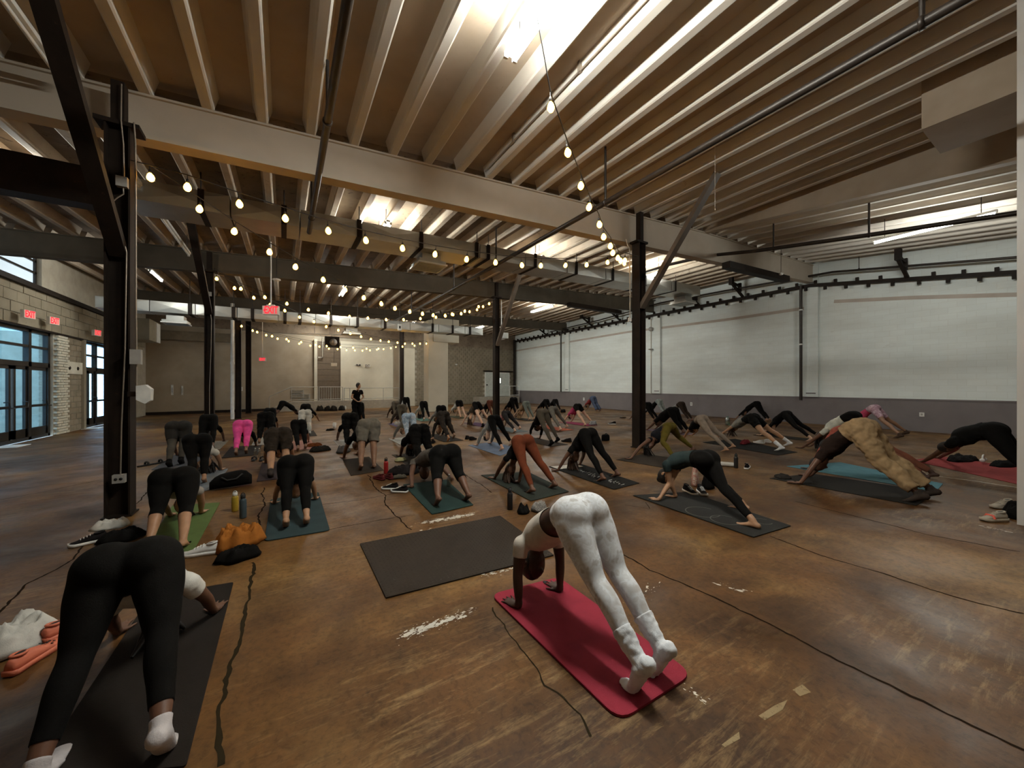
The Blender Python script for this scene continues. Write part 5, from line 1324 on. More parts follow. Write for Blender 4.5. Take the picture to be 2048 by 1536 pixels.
Q[11] = yogi('person in white top and black shorts behind the salmon shirt', K(BROWN, BLK, .9, (.6, .6, .52), .3, .4, HB, 'long', hairlen=.3, tease=.01), (1705, 820), s=1.1, hz=.93)
Q[12] = yogi('person in pink tie-dye shorts near the grey dado', K(MIDB, M_TIEP, .75, (.4, .05, .1), .32, .3, HB, 'bun', loose=.012, shoes=(.05, .03, .02)), (1748, 808), [(1800, 877), (1812, 870)], s=1.05, voxel=.015)
# --- middle, right of the pale pier
Q[22] = yogi('person in wide blue jeans in the middle distance by the dado', K(MIDB, (.06, .075, .12), 1.97, (.2, .03, .03), .25, .4, HB, 'bun', loose=.03, flare=.03), (1186, 792), s=1.02, hz=.93)
Q[23] = yogi('person in hot pink top and black shorts on the magenta mat', K(PALE, BLK, .6, (.42, .05, .12), .28, .4, HB, 'bun'), (1155, 806), [(1170, 853), (1183, 848)], s=1.0, voxel=.018)
mat_for('magenta mat under the hot pink top', Q[23], (.36, .05, .12))
Q[25] = yogi('person in grey leggings with bare feet on the orange mat', K(PALE, (.11, .1, .085), 1.85, BLK, .3, .2, HD, 'bun'), (1106, 811), [(1121, 863), (1134, 857)], s=1.02, voxel=.018)
mat_for('orange-red mat under the bare feet in grey leggings', Q[25], (.5, .13, .07))
Q[24] = yogi('person in taupe leggings, black top and dark shoes in the middle', K(BROWN, (.085, .072, .055), 1.93, BLK, .3, 1.6, HB, 'bun', shoes=BLK), (1084, 815), [(1103, 893), (1115, 886)], [(1061, 872), (1080, 878)], s=1.0, lift=.5, voxel=.016)
mat_for('dark brown mat under the taupe leggings', Q[24], (.05, .035, .026))
Q[26] = yogi('person in grey long sleeves and black leggings on the pale blue mat', K(PALE, BLK, 1.88, (.21, .205, .19), .3, 1.9, HB, 'bun'), (988, 828), [(1004, 903), (1022, 893)], [(955, 892), (982, 888)], s=1.0, voxel=.016)
mat_slab('pale blue mat under the grey long sleeves', [G(1000, 912), G(1040, 898), G(985, 884), G(936, 891)], (.2, .26, .38), .005, .01)
Q[27] = yogi('person in dark leggings and salmon tank, just behind the grey long sleeves', K(PALE, (.02, .017, .017), 1.88, (.42, .17, .16), .3, .1, HD, 'pony'), (1012, 820), [(1030, 866), (1040, 860)], s=.98, voxel=.018)
mat_for('grey-blue mat behind the grey long sleeves', Q[27], (.15, .18, .19))
Q[28] = yogi('person in sage leggings with long blonde hair', K(PALE, (.14, .155, .135), 1.9, (.3, .2, .12), .3, .3, HBL, 'long', hairlen=.4), (1052, 801), s=1.0, hz=.9)
mat_for('charcoal mat under the sage leggings', Q[28], (.03, .026, .022))
Q[29] = yogi('person in black right of the sage leggings, the left one of two', K(BROWN, BLK, 1.9, BLK, .2, .5, HB, 'bun'), (1092, 797), s=1.0, hz=.88)
Q[52] = yogi('person in black right of the sage leggings, the right one of two', K(BROWN, BLK, 1.9, BLK, .2, .5, HB, 'bun'), (1110, 797), s=1.0, hz=.8, head=10)
Q[30] = yogi('person in black between the middle-distance column and the sage leggings', K(BROWN, BLK, 1.9, BLK, .2, .5, HB, 'bun', hips=1.08), (1027, 793), s=1.06, hz=.98)
Q[31] = yogi('person in rust top hidden behind the middle-distance column', K(DEEP, (.11, .035, .02), 1.9, BLK, .2, .5, HB, 'long', hairlen=.3), (980, 799), s=1.0, hz=.9)
Q[32] = yogi('person in black shorts with bare legs on the purple mat', K(PALE, BLK, .6, (.05, .04, .03), .3, .3, HD, 'long', hairlen=.3, shoes=BLK), (953, 802), [(966, 855), (981, 850)], [(924, 851), (945, 850)], s=1.0, voxel=.018)
mat_for('purple mat under the bare-legged person in black shorts', Q[32], (.12, .06, .12))
Q[33] = yogi('person in white top and black shorts left of the purple mat', K(PALE, BLK, .7, (.55, .53, .48), .3, .5, HB, 'bun', tease=.012), (918, 799), s=1.0, hz=.9)
mat_for('olive mat under the white top left of the purple mat', Q[33], (.06, .06, .03))
Q[34] = yogi('person in black with pale sleeves in front of the pale pier', K(PALE, BLK, 1.9, (.4, .38, .34), .3, .9, HB, 'long', hairlen=.3), (847, 801), s=1.0, hz=.9)
mat_for('mint mat in front of the pale pier', Q[34], (.13, .25, .2))
Q[35] = yogi('person in black leggings and grey sleeves right behind the dark brown trousers', K(MIDB, BLK, 1.9, (.2, .185, .16), .3, 1.6, HB, 'bun', hips=1.08), (882, 809), s=1.0, hz=.88)
Q[54] = yogi('person in dark brown trousers with bare soles, right of the pale pier', K(TAN, (.026, .02, .016), 1.9, (.014, .012, .01), .2, 1.8, HB, 'shaved', loose=.014), (886, 821), [(897, 884), (908, 878)], [(866, 880), (884, 872)], s=1.0, lift=.6, voxel=.016)
mat_for('dark brown mat under the bare soles', Q[54], (.035, .027, .02))
Q[36] = yogi('person in blue tie-dye leggings left of the dark brown trousers', K(PALE, M_TIEB, 1.9, (.26, .25, .23), .3, 1.6, HD, 'bun', hips=1.06), (817, 824), s=1.0, hz=.86)
mat_for('white mat under the tie-dye leggings', Q[36], (.5, .5, .46))
Q[37] = yogi('person in loose black with curly hair, behind the grey tee', K(BROWN, BLK, 1.9, BLK, .1, .5, HB, 'long', hairlen=.2, tease=.02, loose=.014, g=1.08), (838, 846), [(842, 940), (866, 932)], [(801, 914), (828, 905)], s=1.02, voxel=.0145)
mat_slab('brown mat under the loose black clothes', [G(838, 946), G(885, 935), G(838, 905), G(783, 910)], (.05, .04, .03), .005, .01)
Q[38] = yogi('person in taupe leggings at the far left of the pale pier', K(DEEP, (.085, .07, .052), 1.9, (.07, .055, .04), .3, .3, HB, 'bun'), (791, 801), s=.98, hz=.9)
Q[39] = yogi('person in black leggings and white top before the pale wall panel', K(BROWN, BLK, 1.9, (.65, .64, .6), .3, .4, HB, 'bun', tease=.012), (812, 793), s=1.0, hz=1.0)
Q[40] = yogi('person in taupe sweatshirt above the lilac mat', K(DEEP, (.085, .07, .05), 1.9, (.10, .082, .06), .2, 1.9, HB, 'bun', tease=.02), (803, 807), s=1.0, hz=.88)
mat_for('lilac mat left of the tie-dye leggings', Q[40], (.16, .13, .24))
# --- left of centre
Q[41] = yogi('person in grey sweat shorts with bare calves, seen from behind', K(MIDB, (.15, .135, .11), .85, BLK, .2, .4, HB, 'shaved', loose=.02, g=1.02), (737, 836), [(722, 943), (748, 938)], [(688, 918), (715, 910)], s=1.12, lift=(.5, .2), voxel=.0135)
mat_slab('brown mat under the person in grey sweat shorts', [G(702, 952), G(768, 941), G(738, 914), G(686, 920)], (.045, .032, .022), .005, .01)
Q[42] = yogi('person in black trousers right in front of the standing person', K(BROWN, BLK, 1.93, BLK, .2, .5, HB, 'shaved', loose=.014, g=1.05), (700, 824), s=1.05, hz=.84)
mat_for('white mat left of the person in grey sweat shorts', Q[42], (.45, .43, .4))
Q[43] = yogi('person in loose black tee below the standing person', K(MIDB, BLK, 1.9, BLK, .1, .5, HB, 'shaved', tease=.02, g=1.06), (718, 803), s=1.02, hz=.9)
Q[44] = yogi('person in black leggings right of the dark brown shorts', K(MIDB, BLK, 1.93, BLK, .2, .3, HB, 'bun'), (597, 837), [(596, 903), (611, 899)], s=1.0, voxel=.0155)
mat_for('pale pink mat in front of the black leggings', Q[44], (.5, .25, .2), back=-.1)
Q[45] = yogi('person in dark brown knee shorts with bare calves', K(TAN, (.03, .022, .016), .95, (.02, .016, .013), .2, .4, HB, 'shaved', loose=.018, g=1.06, shoes=(.05, .04, .035)), (557, 853), [(541, 958), (572, 950)], s=1.1, lift=.4, voxel=.0135)
mat_for('dull purple mat under the person in dark brown shorts', Q[45], (.06, .042, .045))
Q[46] = yogi('person in white flared trousers near the beige back wall', K(PALE, (.5, .48, .43), 1.95, (.25, .23, .2), .3, .3, HB, 'bun', loose=.016, flare=.02, shoes=(.5, .5, .48)), (610, 818), [(604, 874), (619, 870)], s=1.0, voxel=.018)
mat_for('thin dark mat under the white flared trousers', Q[46], (.04, .032, .025))
Q[47] = yogi('person in black behind the white flared trousers', K(MIDB, BLK, 1.9, BLK, .2, .5, HB, 'bun', g=1.08), (612, 806), s=1.0, hz=.86, head=25)
Q[48] = yogi('person in dark clothes turned sideways near the ramp', K(BROWN, BLK, .9, BLK, .2, .4, HB, 'bun'), (566, 800), s=1.02, hz=.9, head=75, stance=1.35)
Q[49] = yogi('person in loose black right of the pink trousers', K(MIDB, BLK, 1.9, BLK, .15, .5, HB, 'bun', loose=.014, g=1.06), (532, 822), s=1.04, hz=.84)
mat_for('white mat right of the pink trousers', Q[49], (.5, .47, .42))
Q[51] = yogi('person in black behind the loose black clothes, left of the sideways one', K(MIDB, BLK, 1.9, BLK, .2, .5, HB, 'bun'), (540, 814), s=1.0, hz=.86)
Q[50] = yogi('person in bright pink leggings with a black top', K(MIDB, (.75, .085, .3), 1.85, BLK, .3, 1.2, HB, 'bun', hips=1.06, loose=.008), (486, 838), [(472, 913), (492, 909)], s=1.02, lift=.5, voxel=.0145)
mat_for('dark brown mat under the bright pink leggings', Q[50], (.03, .022, .017), width=.66)
Q[55] = yogi('person in dark knit shorts over ribbed leggings, first behind the big column', K(BROWN, CHAR, .75, BLK, .2, .4, HB, 'bun', loose=.012, socks=((.06, .052, .042), .3), shoes=BLK, hips=1.08), (358, 840), [(338, 936), (362, 930)], s=1.08, lift=.4, voxel=.0145)
mat_for('grey-blue mat under the ribbed leggings', Q[55], (.11, .11, .12))
Q[56] = yogi('person in black with a white waist, right of the ribbed leggings', K(TAN, BLK, 1.9, (.55, .52, .46), .22, .15, HB, 'long', hairlen=.25, hips=1.1), (395, 864), [(385, 975), (408, 968)], [(400, 945), (442, 942)], s=1.02, lift=.4, voxel=.0135)
mat_slab('pale blue-grey mat left of the black bag', [G(375, 990), G(430, 978), G(456, 938), G(395, 944)], (.24, .27, .3), .005, .01)
Q[57] = yogi('person in black hidden behind the second column', K(BROWN, BLK, 1.9, BLK, .2, .5, HB, 'bun'), (418, 826), s=1.05, hz=.84)
mat_for('pale mat behind the second column', Q[57], (.25, .23, .19))
# --- the instructor
def instructor():
    b = atY(713, 771, 16.4); b.z = 0
    s = 1.0; a = Vector((.35, -.94, 0)).normalized(); lat = Vector((a.y, -a.x, 0))
    H = b + UP * .9; SH = b + UP * 1.38 - lat * .02 + a * .05
    ank = [b - lat * .14 + UP * .08, b + lat * .14 + UP * .08]; knee = [b - lat * .12 + a * .03 + UP * .48, b + lat * .12 + a * .03 + UP * .48]
    wri = [H + a * .2 - lat * .08 + UP * .1, H + a * .22 + lat * .1 + UP * .06]; elb = [SH - lat * .26 - UP * .26, SH + lat * .26 - UP * .26]
    J = dict(s=s, hip=H, sho=SH, lath=lat, lats=lat, back=-a, knee=knee, ank=ank, foot=[a - lat * .2, a + lat * .2], fwd=a, elb=elb, wri=wri, hand=[a + lat * .4, a - lat * .4], head=SH + UP * .21 + a * .04 - lat * .02, crown=UP, face=a - lat * .5, zmin=.001)
    return person('person in black tee and cap standing upright at the back before the pale wall panel', J, K(TAN, BLK, 1.93, BLK, .1, .5, HB, 'cap', loose=.014, tease=.014, shoes=BLK), .02, None)
instructor()
# ------------------------------------------------------------------ things lying about
def heap(name, label, cat, c, rx, ry, h, yaw, mat, seed, folds=5, rough=.35, nu=36, nvv=12, base=.0, lop=.0, parent=None, z0=.012):
    """soft cloth thrown down: a low mound drawn into folds"""
    vs = []; fs = []; sd = Vector((seed * 3.17, seed * 1.31, seed * .77)); ca, sa = cos(yaw), sin(yaw)
    for j in range(nvv):
        f = j / (nvv - 1); prof = (1 - f ** 4.5); rad = f
        for i in range(nu):
            a = 2 * pi * i / nu
            e = 1 + .22 * mnoise.noise(Vector((cos(a) * 1.6, sin(a) * 1.6, 0)) + sd) + .06 * sin(folds * a + seed)
            x, y = cos(a) * rad * e, sin(a) * rad * e
            q = Vector((x * 2.2, y * 2.2, 0)) + sd
            n1 = mnoise.noise(q); n2 = 1 - abs(mnoise.noise(q * 1.9 + Vector((4, 1, 0)))) * 2; n3 = 1 - abs(mnoise.noise(Vector((x * 9, y * 3.5, 2)) + sd)) * 2
            z = h * max(.04 * (f < 1), prof * (.55 + .4 * n1 * (.35 + f) + rough * .5 * n2 * (.4 + .6 * f) + rough * .3 * n3) + lop * x * prof)
            if j == nvv - 1: z = 0
            X, Y = x * rx, y * ry; vs.append((c.x + X * ca - Y * sa, c.y + X * sa + Y * ca, z0 + z + base))
    for j in range(nvv - 1):
        for i in range(nu):
            i2 = (i + 1) % nu; fs.append((j * nu + i, (j + 1) * nu + i, (j + 1) * nu + i2, j * nu + i2))
    o = len(vs); fs.append(tuple((nvv - 1) * nu + i for i in range(nu))[::-1])
    m = MB(); m.add(vs, fs, 0, True)
    ob = m.build(name, mat, parent)
    if parent is None: tag(ob, label, cat)
    return ob
def shoe(label, c, yaw, up, sole, L=.28, lace=None, cat='shoe', name='sneaker', group=None, lean=0.0, z=.003):
    """a sneaker: sole, upper with an open collar, tongue and laces. yaw: where the toe points"""
    f = Vector((sin(yaw), cos(yaw), 0)); r = Vector((f.y, -f.x, 0)); c = Vector((c.x, c.y, z)); k = L / .28
    o = thing(name, c, label, cat, group)
    def P(x, y, h): return c + f * (x * k) + r * (y * k) + UP * (h * k)
    st = [(-.135, .028, .005), (-.11, .036, 0), (-.03, .034, 0), (.04, .042, 0), (.09, .044, 0), (.125, .034, .006), (.14, .016, .012)]
    def ring(x, w_, z0, z1): return [P(x, w_, z0), P(x, w_ * 1.03, (z0 + z1) / 2), P(x, w_, z1), P(x, -w_, z1), P(x, -w_ * 1.03, (z0 + z1) / 2), P(x, -w_, z0)]
    m = MB(); m.loft([ring(x, w_ * 1.08, z_, z_ + .03) for x, w_, z_ in st], 0, True); m.build('sole', sole, o)
    hs = [(-.13, .024, .088), (-.115, .032, .098), (-.06, .033, .092), (-.02, .034, .09), (.03, .037, .072), (.075, .038, .052), (.115, .030, .042), (.133, .015, .036)]
    rings = []
    for x, w_, hh in hs:
        g = []
        for q in range(12):
            a = pi * q / 11; g.append(P(x, cos(a) * w_ * (1.0 if hh < .08 else 1 - .25 * sin(a)), .028 + (hh - .028) * sin(a) ** .7))
        rings.append(g + [P(x, -w_ * .6, .026), P(x, w_ * .6, .026)])
    m = MB(); m.loft(rings, 0, True); m.build('upper', up, o)
    m = MB(); m.tube([P(-.1 + .036 * cos(2 * pi * q / 12) + .02, .024 * sin(2 * pi * q / 12), .097 - .006 * cos(2 * pi * q / 12)) for q in range(13)], .008 * k, 6, cap=False); m.build('collar', up, o)
    m = MB(); m.add([P(-.08 + .04 * cos(2 * pi * q / 12), .02 * sin(2 * pi * q / 12), .0985) for q in range(12)], [tuple(range(12))]); m.build('opening', M_BLACK, o)
    for q in range(4):
        x = -.015 + q * .022; m = MB(); m.tube([P(x, .024, .086 - q * .008), P(x, 0, .096 - q * .010), P(x, -.024, .086 - q * .008)], .004 * k, 5); m.build('lace', lace or sole, o)
    return o
def bottle(label, c, h, r, body, cap, kind='flask', neck=None):
    o = thing('water_bottle', (c.x, c.y, .002), label, 'bottle'); b = (c.x, c.y, .002)
    if kind == 'flask':
        m = MB(); m.lathe(b, [(r * .9, 0), (r, .01), (r, h * .72), (r * .92, h * .78), (r * .62, h * .83), (r * .62, h * .86)], 16); m.build('body', body, o)
        m = MB(); m.lathe(b, [(r * .7, h * .84), (r * .72, h * .86), (r * .72, h * .95), (r * .5, h)], 14); m.build('lid', cap, o)
        m = MB(); m.tube([(c.x + r * .6 * cos(pi * k / 8), c.y, .002 + h * .93 + r * .95 * sin(pi * k / 8)) for k in range(9)], r * .12, 6); m.build('carry_loop', cap, o)
    else:
        m = MB(); m.lathe(b, [(r * .92, 0), (r, .008), (r, h * .6), (r * .85, h * .75), (r * .4, h * .88), (r * .36, h * .93)], 14); m.build('body', body, o)
        m = MB(); m.lathe(b, [(r * .42, h * .92), (r * .42, h)], 12); m.build('cap', cap, o)
    return o
MP = lambda n, c, r=.5, **k: plain(n, c, r, **k)
M_MUST, M_OFFW, M_CORAL = fabric((.33, .115, .02)), fabric((.55, .53, .48)), MP('coral_foam', (.62, .16, .085), .6)
M_WSH, M_WSOLE, M_BSH = MP('white_leather', (.7, .69, .66), .5), MP('white_sole', (.72, .7, .66), .6), fabric((.012, .01, .01))
# --- left foreground
t_ = heap('towel', 'crumpled white towel at the left edge beside the coral clog', 'towel', G(8, 1298), .22, .19, .17, .5, M_OFFW, 3, 7, .6, 44, 16)
def clog(label, c, yaw, L=.27, mat=None):
    o = shoe(label, c, yaw, mat or M_CORAL, mat or M_CORAL, L, mat or M_CORAL, 'clog', 'foam_clog')
    for ch in list(o.children):
        if ch.name.startswith('lace'): bpy.data.objects.remove(ch)
    f = Vector((sin(yaw), cos(yaw), 0)); r = Vector((f.y, -f.x, 0)); c = Vector((c.x, c.y, .003)); k = L / .28
    for x, y, h in ((.05, -.016, .068), (.05, .016, .068), (.075, 0, .058), (.075, -.024, .05), (.075, .024, .05), (.1, .012, .05), (.1, -.012, .05)):
        MB().lathe(c + f * (x * k) + r * (y * k) + UP * (h * k), [(.006, 0), (.006, .004), (0, .0045)], 7, (f * .5 + UP)).build('vent_hole', M_BLACK, o)
    return o
clog('coral foam clog lying next to the white towel', G(68, 1322), .4, .27)
clog('coral foam clog mostly hidden behind the black legging at the lower left', G(140, 1262), .7, .27)
heap('mustard_jacket', 'mustard brown jacket bunched up next to the white sneaker', 'jacket', G(478, 1090), .22, .17, .19, .6, M_MUST, 13, 9, .75, 48, 16)
heap('crumpled_sweater', 'black garment crumpled under the mustard jacket', 'clothing', G(478, 1118), .17, .1, .12, .3, fabric(BLK), 12, 5, .4)
shoe('white sneaker sticking out of the mustard jacket', G(403, 1110), -1.4, M_WSH, M_WSOLE, .29)
heap('striped_clothes', 'black and white clothes heaped left of the light green mat', 'clothing', G(243, 1080), .19, .13, .12, .2, fabric(BLK), 21, 6, .5)
heap('crumpled_shirt', 'white garment lying on the black and white heap', 'clothing', G(222, 1072), .15, .1, .09, .3, M_OFFW, 22, 6, .5, z0=.095)
shoe('black and white sneaker poking out of the heap left of the green mat', G(176, 1088), -1.9, M_BSH, M_WSOLE, .27)
bottle('yellow water bottle between the green and teal mats', G(470, 1022), .235, .038, MP('yellow_metal', (.45, .3, .03), .4), M_WHITE)
bottle('slate blue flask with a black lid beside the yellow bottle', G(486, 1036), .285, .037, MP('slate_metal', (.06, .085, .095), .4), M_BLACK)
o = thing('gym_bag', G(460, 985), 'big black gym bag slumped before the dark teal mat', 'bag')
m = MB(); b_ = fabric(BLK); a0, a1 = G(420, 985), G(506, 972); ax_ = (a1 - a0); n_ = Vector((-ax_.y, ax_.x, 0)).normalized()
rg = []
for k in range(9):
    f = k / 8; p = a0 + ax_ * f; ww = .15 * (1 - .75 * abs(2 * f - 1) ** 3); hh = (.2 + .07 * f) * (1 - .45 * abs(2 * f - 1) ** 4)
    rg.append([p + n_ * (ww * cos(2 * pi * q / 14) + .13) + UP * (.012 + hh * .5 + hh * .5 * sin(2 * pi * q / 14) * (1 if sin(2 * pi * q / 14) > 0 else .98)) for q in range(14)])
m.loft(rg, 0, True); m.build('body', b_, o)
MB().tube([a0 + ax_ * .25 + n_ * .0 + UP * .2, a0 + ax_ * .38 - n_ * .03 + UP * .15, a0 + ax_ * .6 - n_ * .03 + UP * .16, a0 + ax_ * .75 + UP * .22], .014, 6).build('strap', M_BLACK, o)
# --- middle
bottle('red flask with a black loop lid left of the grey tee', G(772, 947), .27, .04, MP('red_metal', (.36, .02, .02), .35), M_BLACK)
MAR = fabric((.10, .015, .015))
shoe('maroon sneaker in front of the red flask, the left one', G(758, 959), -.4, MAR, MAR, .28)
shoe('maroon sneaker in front of the red flask, the right one', G(777, 957), -.2, MAR, MAR, .28)
heap('dark_jacket', 'dark jacket with a grey lining right of the red flask', 'jacket', G(806, 948), .28, .16, .18, -.3, fabric((.014, .011, .01)), 31, 6, .5)
heap('grey_lining', 'grey cloth edge showing under the dark jacket', 'clothing', G(797, 957), .13, .05, .07, -.3, fabric((.09, .08, .06)), 33, 5, .4)
shoe('black sneaker with white sole by the dark green mat, the left one', G(780, 979), -.95, M_BSH, M_WSOLE, .27)
shoe('black sneaker with white sole by the dark green mat, the right one', G(799, 985), -.85, M_BSH, M_WSOLE, .27)
bottle('clear plastic bottle standing behind the legs of the grey tee', G(898, 974), .2, .034, mat_glass('clear_plastic', (.8, .8, .76), .15, .35), M_WHITE, 'pet')
bottle('tall black flask left of the person in white', G(1020, 1019), .27, .036, MP('matte_black', (.01, .009, .009), .5), M_BLACK)
# ribbed rubber mat on the floor
cc = [G(772, 1198), G(1108, 1112), G(1000, 1033), G(720, 1089)]
M_RUB = MP('ribbed_rubber', (.024, .017, .012), .65, spec=.18)
rub = mat_slab('bare dark rubber floor mat with a tread pattern, nobody on it', cc, (.028, .022, .018), .009, .01, name='rubber_mat', mat=M_RUB)
rub['category'] = 'floor mat'; del rub['group']
m = MB(); ztop = max(v.co.z for v in rub.data.vertices)
for i in range(46):
    for j in range(30):
        f, g = (i + .5) / 46, (j + .5) / 30; p = cc[0].lerp(cc[1], f).lerp(cc[3].lerp(cc[2], f), g); e1 = (cc[1] - cc[0]).normalized(); e2 = (cc[3] - cc[0]).normalized()
        if (i + j) % 2: e1, e2 = e2, -e1
        m.add([p - e1 * .011 + UP * ztop, p - e2 * .004 + UP * ztop, p + e1 * .011 + UP * ztop, p + e2 * .004 + UP * ztop, p + UP * (ztop + .003)], [(0, 1, 4), (1, 2, 4), (2, 3, 4), (3, 0, 4)])
tag(m.build('tread', M_RUB, rub), kind='stuff')
# eyelet of the red mat, printed bits on mats
red = [o for o in bpy.data.objects if o.name.startswith('yoga_mat') and o.get('label', '').startswith('thick red')][0]
e = G(1090, 1163, .02); m = MB(); m.lathe((e.x, e.y, .0165), [(.018, 0), (.018, .0012), (0, .0014)], 14); m.build('eyelet', M_BLACK, red)
ep = [o for o in bpy.data.objects if o.get('label', '').startswith('black mat with white printed')][0]
A_, B_, C_, D_ = G(1228, 980), G(1279, 967), G(1160, 928), G(1097, 934); zt_ = max(v.co.z for v in ep.data.vertices) + .0006; random.seed(4)
for i in range(22):
    f = .06 + i * .036
    if 8 <= i <= 8: continue
    p = A_.lerp(D_, f).lerp(B_.lerp(C_, f), .46); lx = (B_ - A_).normalized(); ly = (D_ - A_).normalized(); m = MB()
    for q in range(random.randint(2, 3)):
        s0 = p + ly * random.uniform(-.018, .018) + lx * random.uniform(-.04, .04); s1 = s0 + lx * random.uniform(-.06, .06) + ly * random.uniform(-.015, .015)
        d_ = (s1 - s0); d_ = d_ if d_.length > .02 else lx * .05; n2 = Vector((-d_.y, d_.x, 0)).normalized() * .007
        m.add([Vector((v.x, v.y, zt_)) for v in (s0 - n2, s0 + d_ - n2, s0 + d_ + n2, s0 + n2)], [(0, 1, 2, 3)])
    m.build('printed_stroke', M_WHITE, ep)
f0, f1 = .84, .99; MB().add([Vector((v.x, v.y, zt_ - .0003)) for v in (A_.lerp(D_, f0).lerp(B_.lerp(C_, f0), .05), A_.lerp(D_, f0).lerp(B_.lerp(C_, f0), .85), A_.lerp(D_, f1).lerp(B_.lerp(C_, f1), .85), A_.lerp(D_, f1).lerp(B_.lerp(C_, f1), .05))], [(0, 1, 2, 3)]).build('printed_panel', M_OFFW, ep)
ch_ = [o for o in bpy.data.objects if o.get('label', '').startswith('charcoal mat with pale')][0]; zc = max(v.co.z for v in ch_.data.vertices) + .0006
M_SWIRL = MP('swirl_grey', (.075, .07, .06), .7)
for u, v, R_ in ((1405, 1026, .2), (1450, 1042, .16), (1525, 1045, .1)):
    c = G(u, v); m = MB(); n = 28; vs = []
    for k in range(n + 1):
        a = 2 * pi * k / n * .8; vs += [(c.x + cos(a) * R_, c.y + sin(a) * R_, zc), (c.x + cos(a) * (R_ - .012), c.y + sin(a) * (R_ - .012), zc)]
    m.add(vs, [(2 * k, 2 * k + 1, 2 * k + 3, 2 * k + 2) for k in range(n)]); m.build('printed_swirl', M_SWIRL, ch_)
# --- right: behind the teal shirt
shoe('black running shoe with thick white sole behind the teal shirt, the left one', G(1380, 987), -2.75, M_BSH, M_WSOLE, .3, M_WSH)
shoe('black running shoe with thick white sole behind the teal shirt, the right one', G(1404, 988), -2.45, M_BSH, M_WSOLE, .3, M_WSH)
def tote(label, c, w_, h_, mat, yaw=0.0):
    o = thing('tote_bag', (c.x, c.y, .003), label, 'bag'); m = MB(); e = Vector((cos(yaw), sin(yaw), 0)); n = Vector((-e.y, e.x, 0)); c = Vector((c.x, c.y, .003))
    rg = [[c + e * (w_ * q * cos(2 * pi * k / 16)) + n * (w_ * .4 * q2 * sin(2 * pi * k / 16)) + UP * (h_ * z) for k in range(16)] for q, q2, z in ((.9, .9, 0), (1, 1, .1), (.95, .85, .5), (.9, .6, .9), (.85, .5, 1))]
    m.loft(rg, 0, True); m.build('body', mat, o)
    for s_ in (-1, 1): MB().tube([c + e * (w_ * .45) + n * (s_ * .04) + UP * h_, c + e * (w_ * .35) + n * (s_ * .05) + UP * (h_ * 1.3), c - e * (w_ * .35) + n * (s_ * .05) + UP * (h_ * 1.3), c - e * (w_ * .45) + n * (s_ * .04) + UP * h_], .01, 5).build('handle', mat, o)
    return o
tote('patterned pink and white tote behind the black running shoes', G(1390, 970), .15, .3, mat_tiedye('tote_print', (.6, .5, .4), (.42, .12, .08), 22), .5)
heap('black_jacket', 'black jacket lying against the patterned tote', 'jacket', G(1416, 976), .13, .09, .2, .4, fabric(BLK), 41, 5, .4)
bottle('black flask right of the teal shirt beside the white roll', G(1472, 936), .27, .038, MATS['matte_black'], M_BLACK)
o = thing('white_towel', G(1455, 934), 'white rolled towel left of the black flask', 'towel'); a, b = G(1440, 932), G(1467, 934)
m = MB(); m.tube([a + UP * .045, b + UP * .045], .043, 12); m.build('roll', M_OFFW, o)
for p in (a, b): MB().lathe(p + UP * .045, [(.043, 0), (.03, .004), (.0, .006)], 12, (a - b if p is a else b - a)).build('roll_end', M_OFFW, o)
shoe('black sneaker with pale sole right of the black flask', G(1494, 937), 1.2, M_BSH, M_WSOLE, .3)
shoe('white sneaker on the black mat before the crew socks, the left one', G(1518, 888), -.2, M_WSH, M_WSOLE, .28, z=.02)
shoe('white sneaker on the black mat before the crew socks, the right one', G(1532, 886), -.1, M_WSH, M_WSOLE, .28, z=.02)
heap('red_cloth', 'red and black clothing in front of the grey tank top', 'clothing', G(1490, 888), .3, .1, .12, .2, fabric((.16, .02, .025)), 51, 5, .5, z0=.02)
bottle('big translucent green water jug near the grey dado', G(1455, 850), .34, .085, mat_glass('green_jug', (.25, .45, .36), .2, .4), MP('jug_green', (.04, .14, .1)), 'pet')
heap('folded_mat', 'curled-up corner of the dark mat by the person in tan trousers', 'mat', G(1565, 955), .2, .12, .06, .3, MATS['mat_050404'] if 'mat_050404' in MATS else fabric((.02, .017, .014)), 52, 3, .2)
# right edge
BEI = fabric((.42, .37, .3))
s1 = shoe('pale sneaker with an orange stripe at the foot of the pier', G(1988, 1042), -1.05, BEI, MP('tan_sole', (.42, .36, .28)), .3, BEI)
f = Vector((sin(-1.05), cos(-1.05), 0)); r_ = Vector((f.y, -f.x, 0)); c = G(1988, 1042)
MB().tube([Vector((c.x, c.y, 0)) + f * .05 + r_ * .044 + UP * .035, Vector((c.x, c.y, 0)) + f * .05 + r_ * .03 + UP * .07, Vector((c.x, c.y, 0)) + f * .05 - r_ * .03 + UP * .07, Vector((c.x, c.y, 0)) + f * .05 - r_ * .044 + UP * .035], .013, 6).build('stripe', MP('orange_stripe', (.7, .1, .06)), s1)
shoe('pale beige sneaker behind the orange-striped one', G(2004, 1016), -1.1, BEI, MP('tan_sole2', (.4, .34, .27)), .3, BEI)
heap('black_bag', 'black bag squeezed between the pale sneakers and the pier', 'bag', G(2036, 1036), .15, .13, .24, .2, fabric(BLK), 61, 4, .25)
heap('dark_clothes', 'dark clothes on the far side of the pinkish red mat', 'clothing', G(1925, 922), .45, .16, .15, -.2, fabric((.012, .01, .01)), 62, 6, .5)
heap('black_trousers', 'black clothes at the right end of the pinkish red mat', 'clothing', G(2012, 932), .4, .14, .12, -.2, fabric(BLK), 63, 6, .4)
o = thing('headphones', G(1962, 928), 'white headphones lying on the dark clothes by the red mat', 'headphones'); c = G(1962, 928) + UP * .09
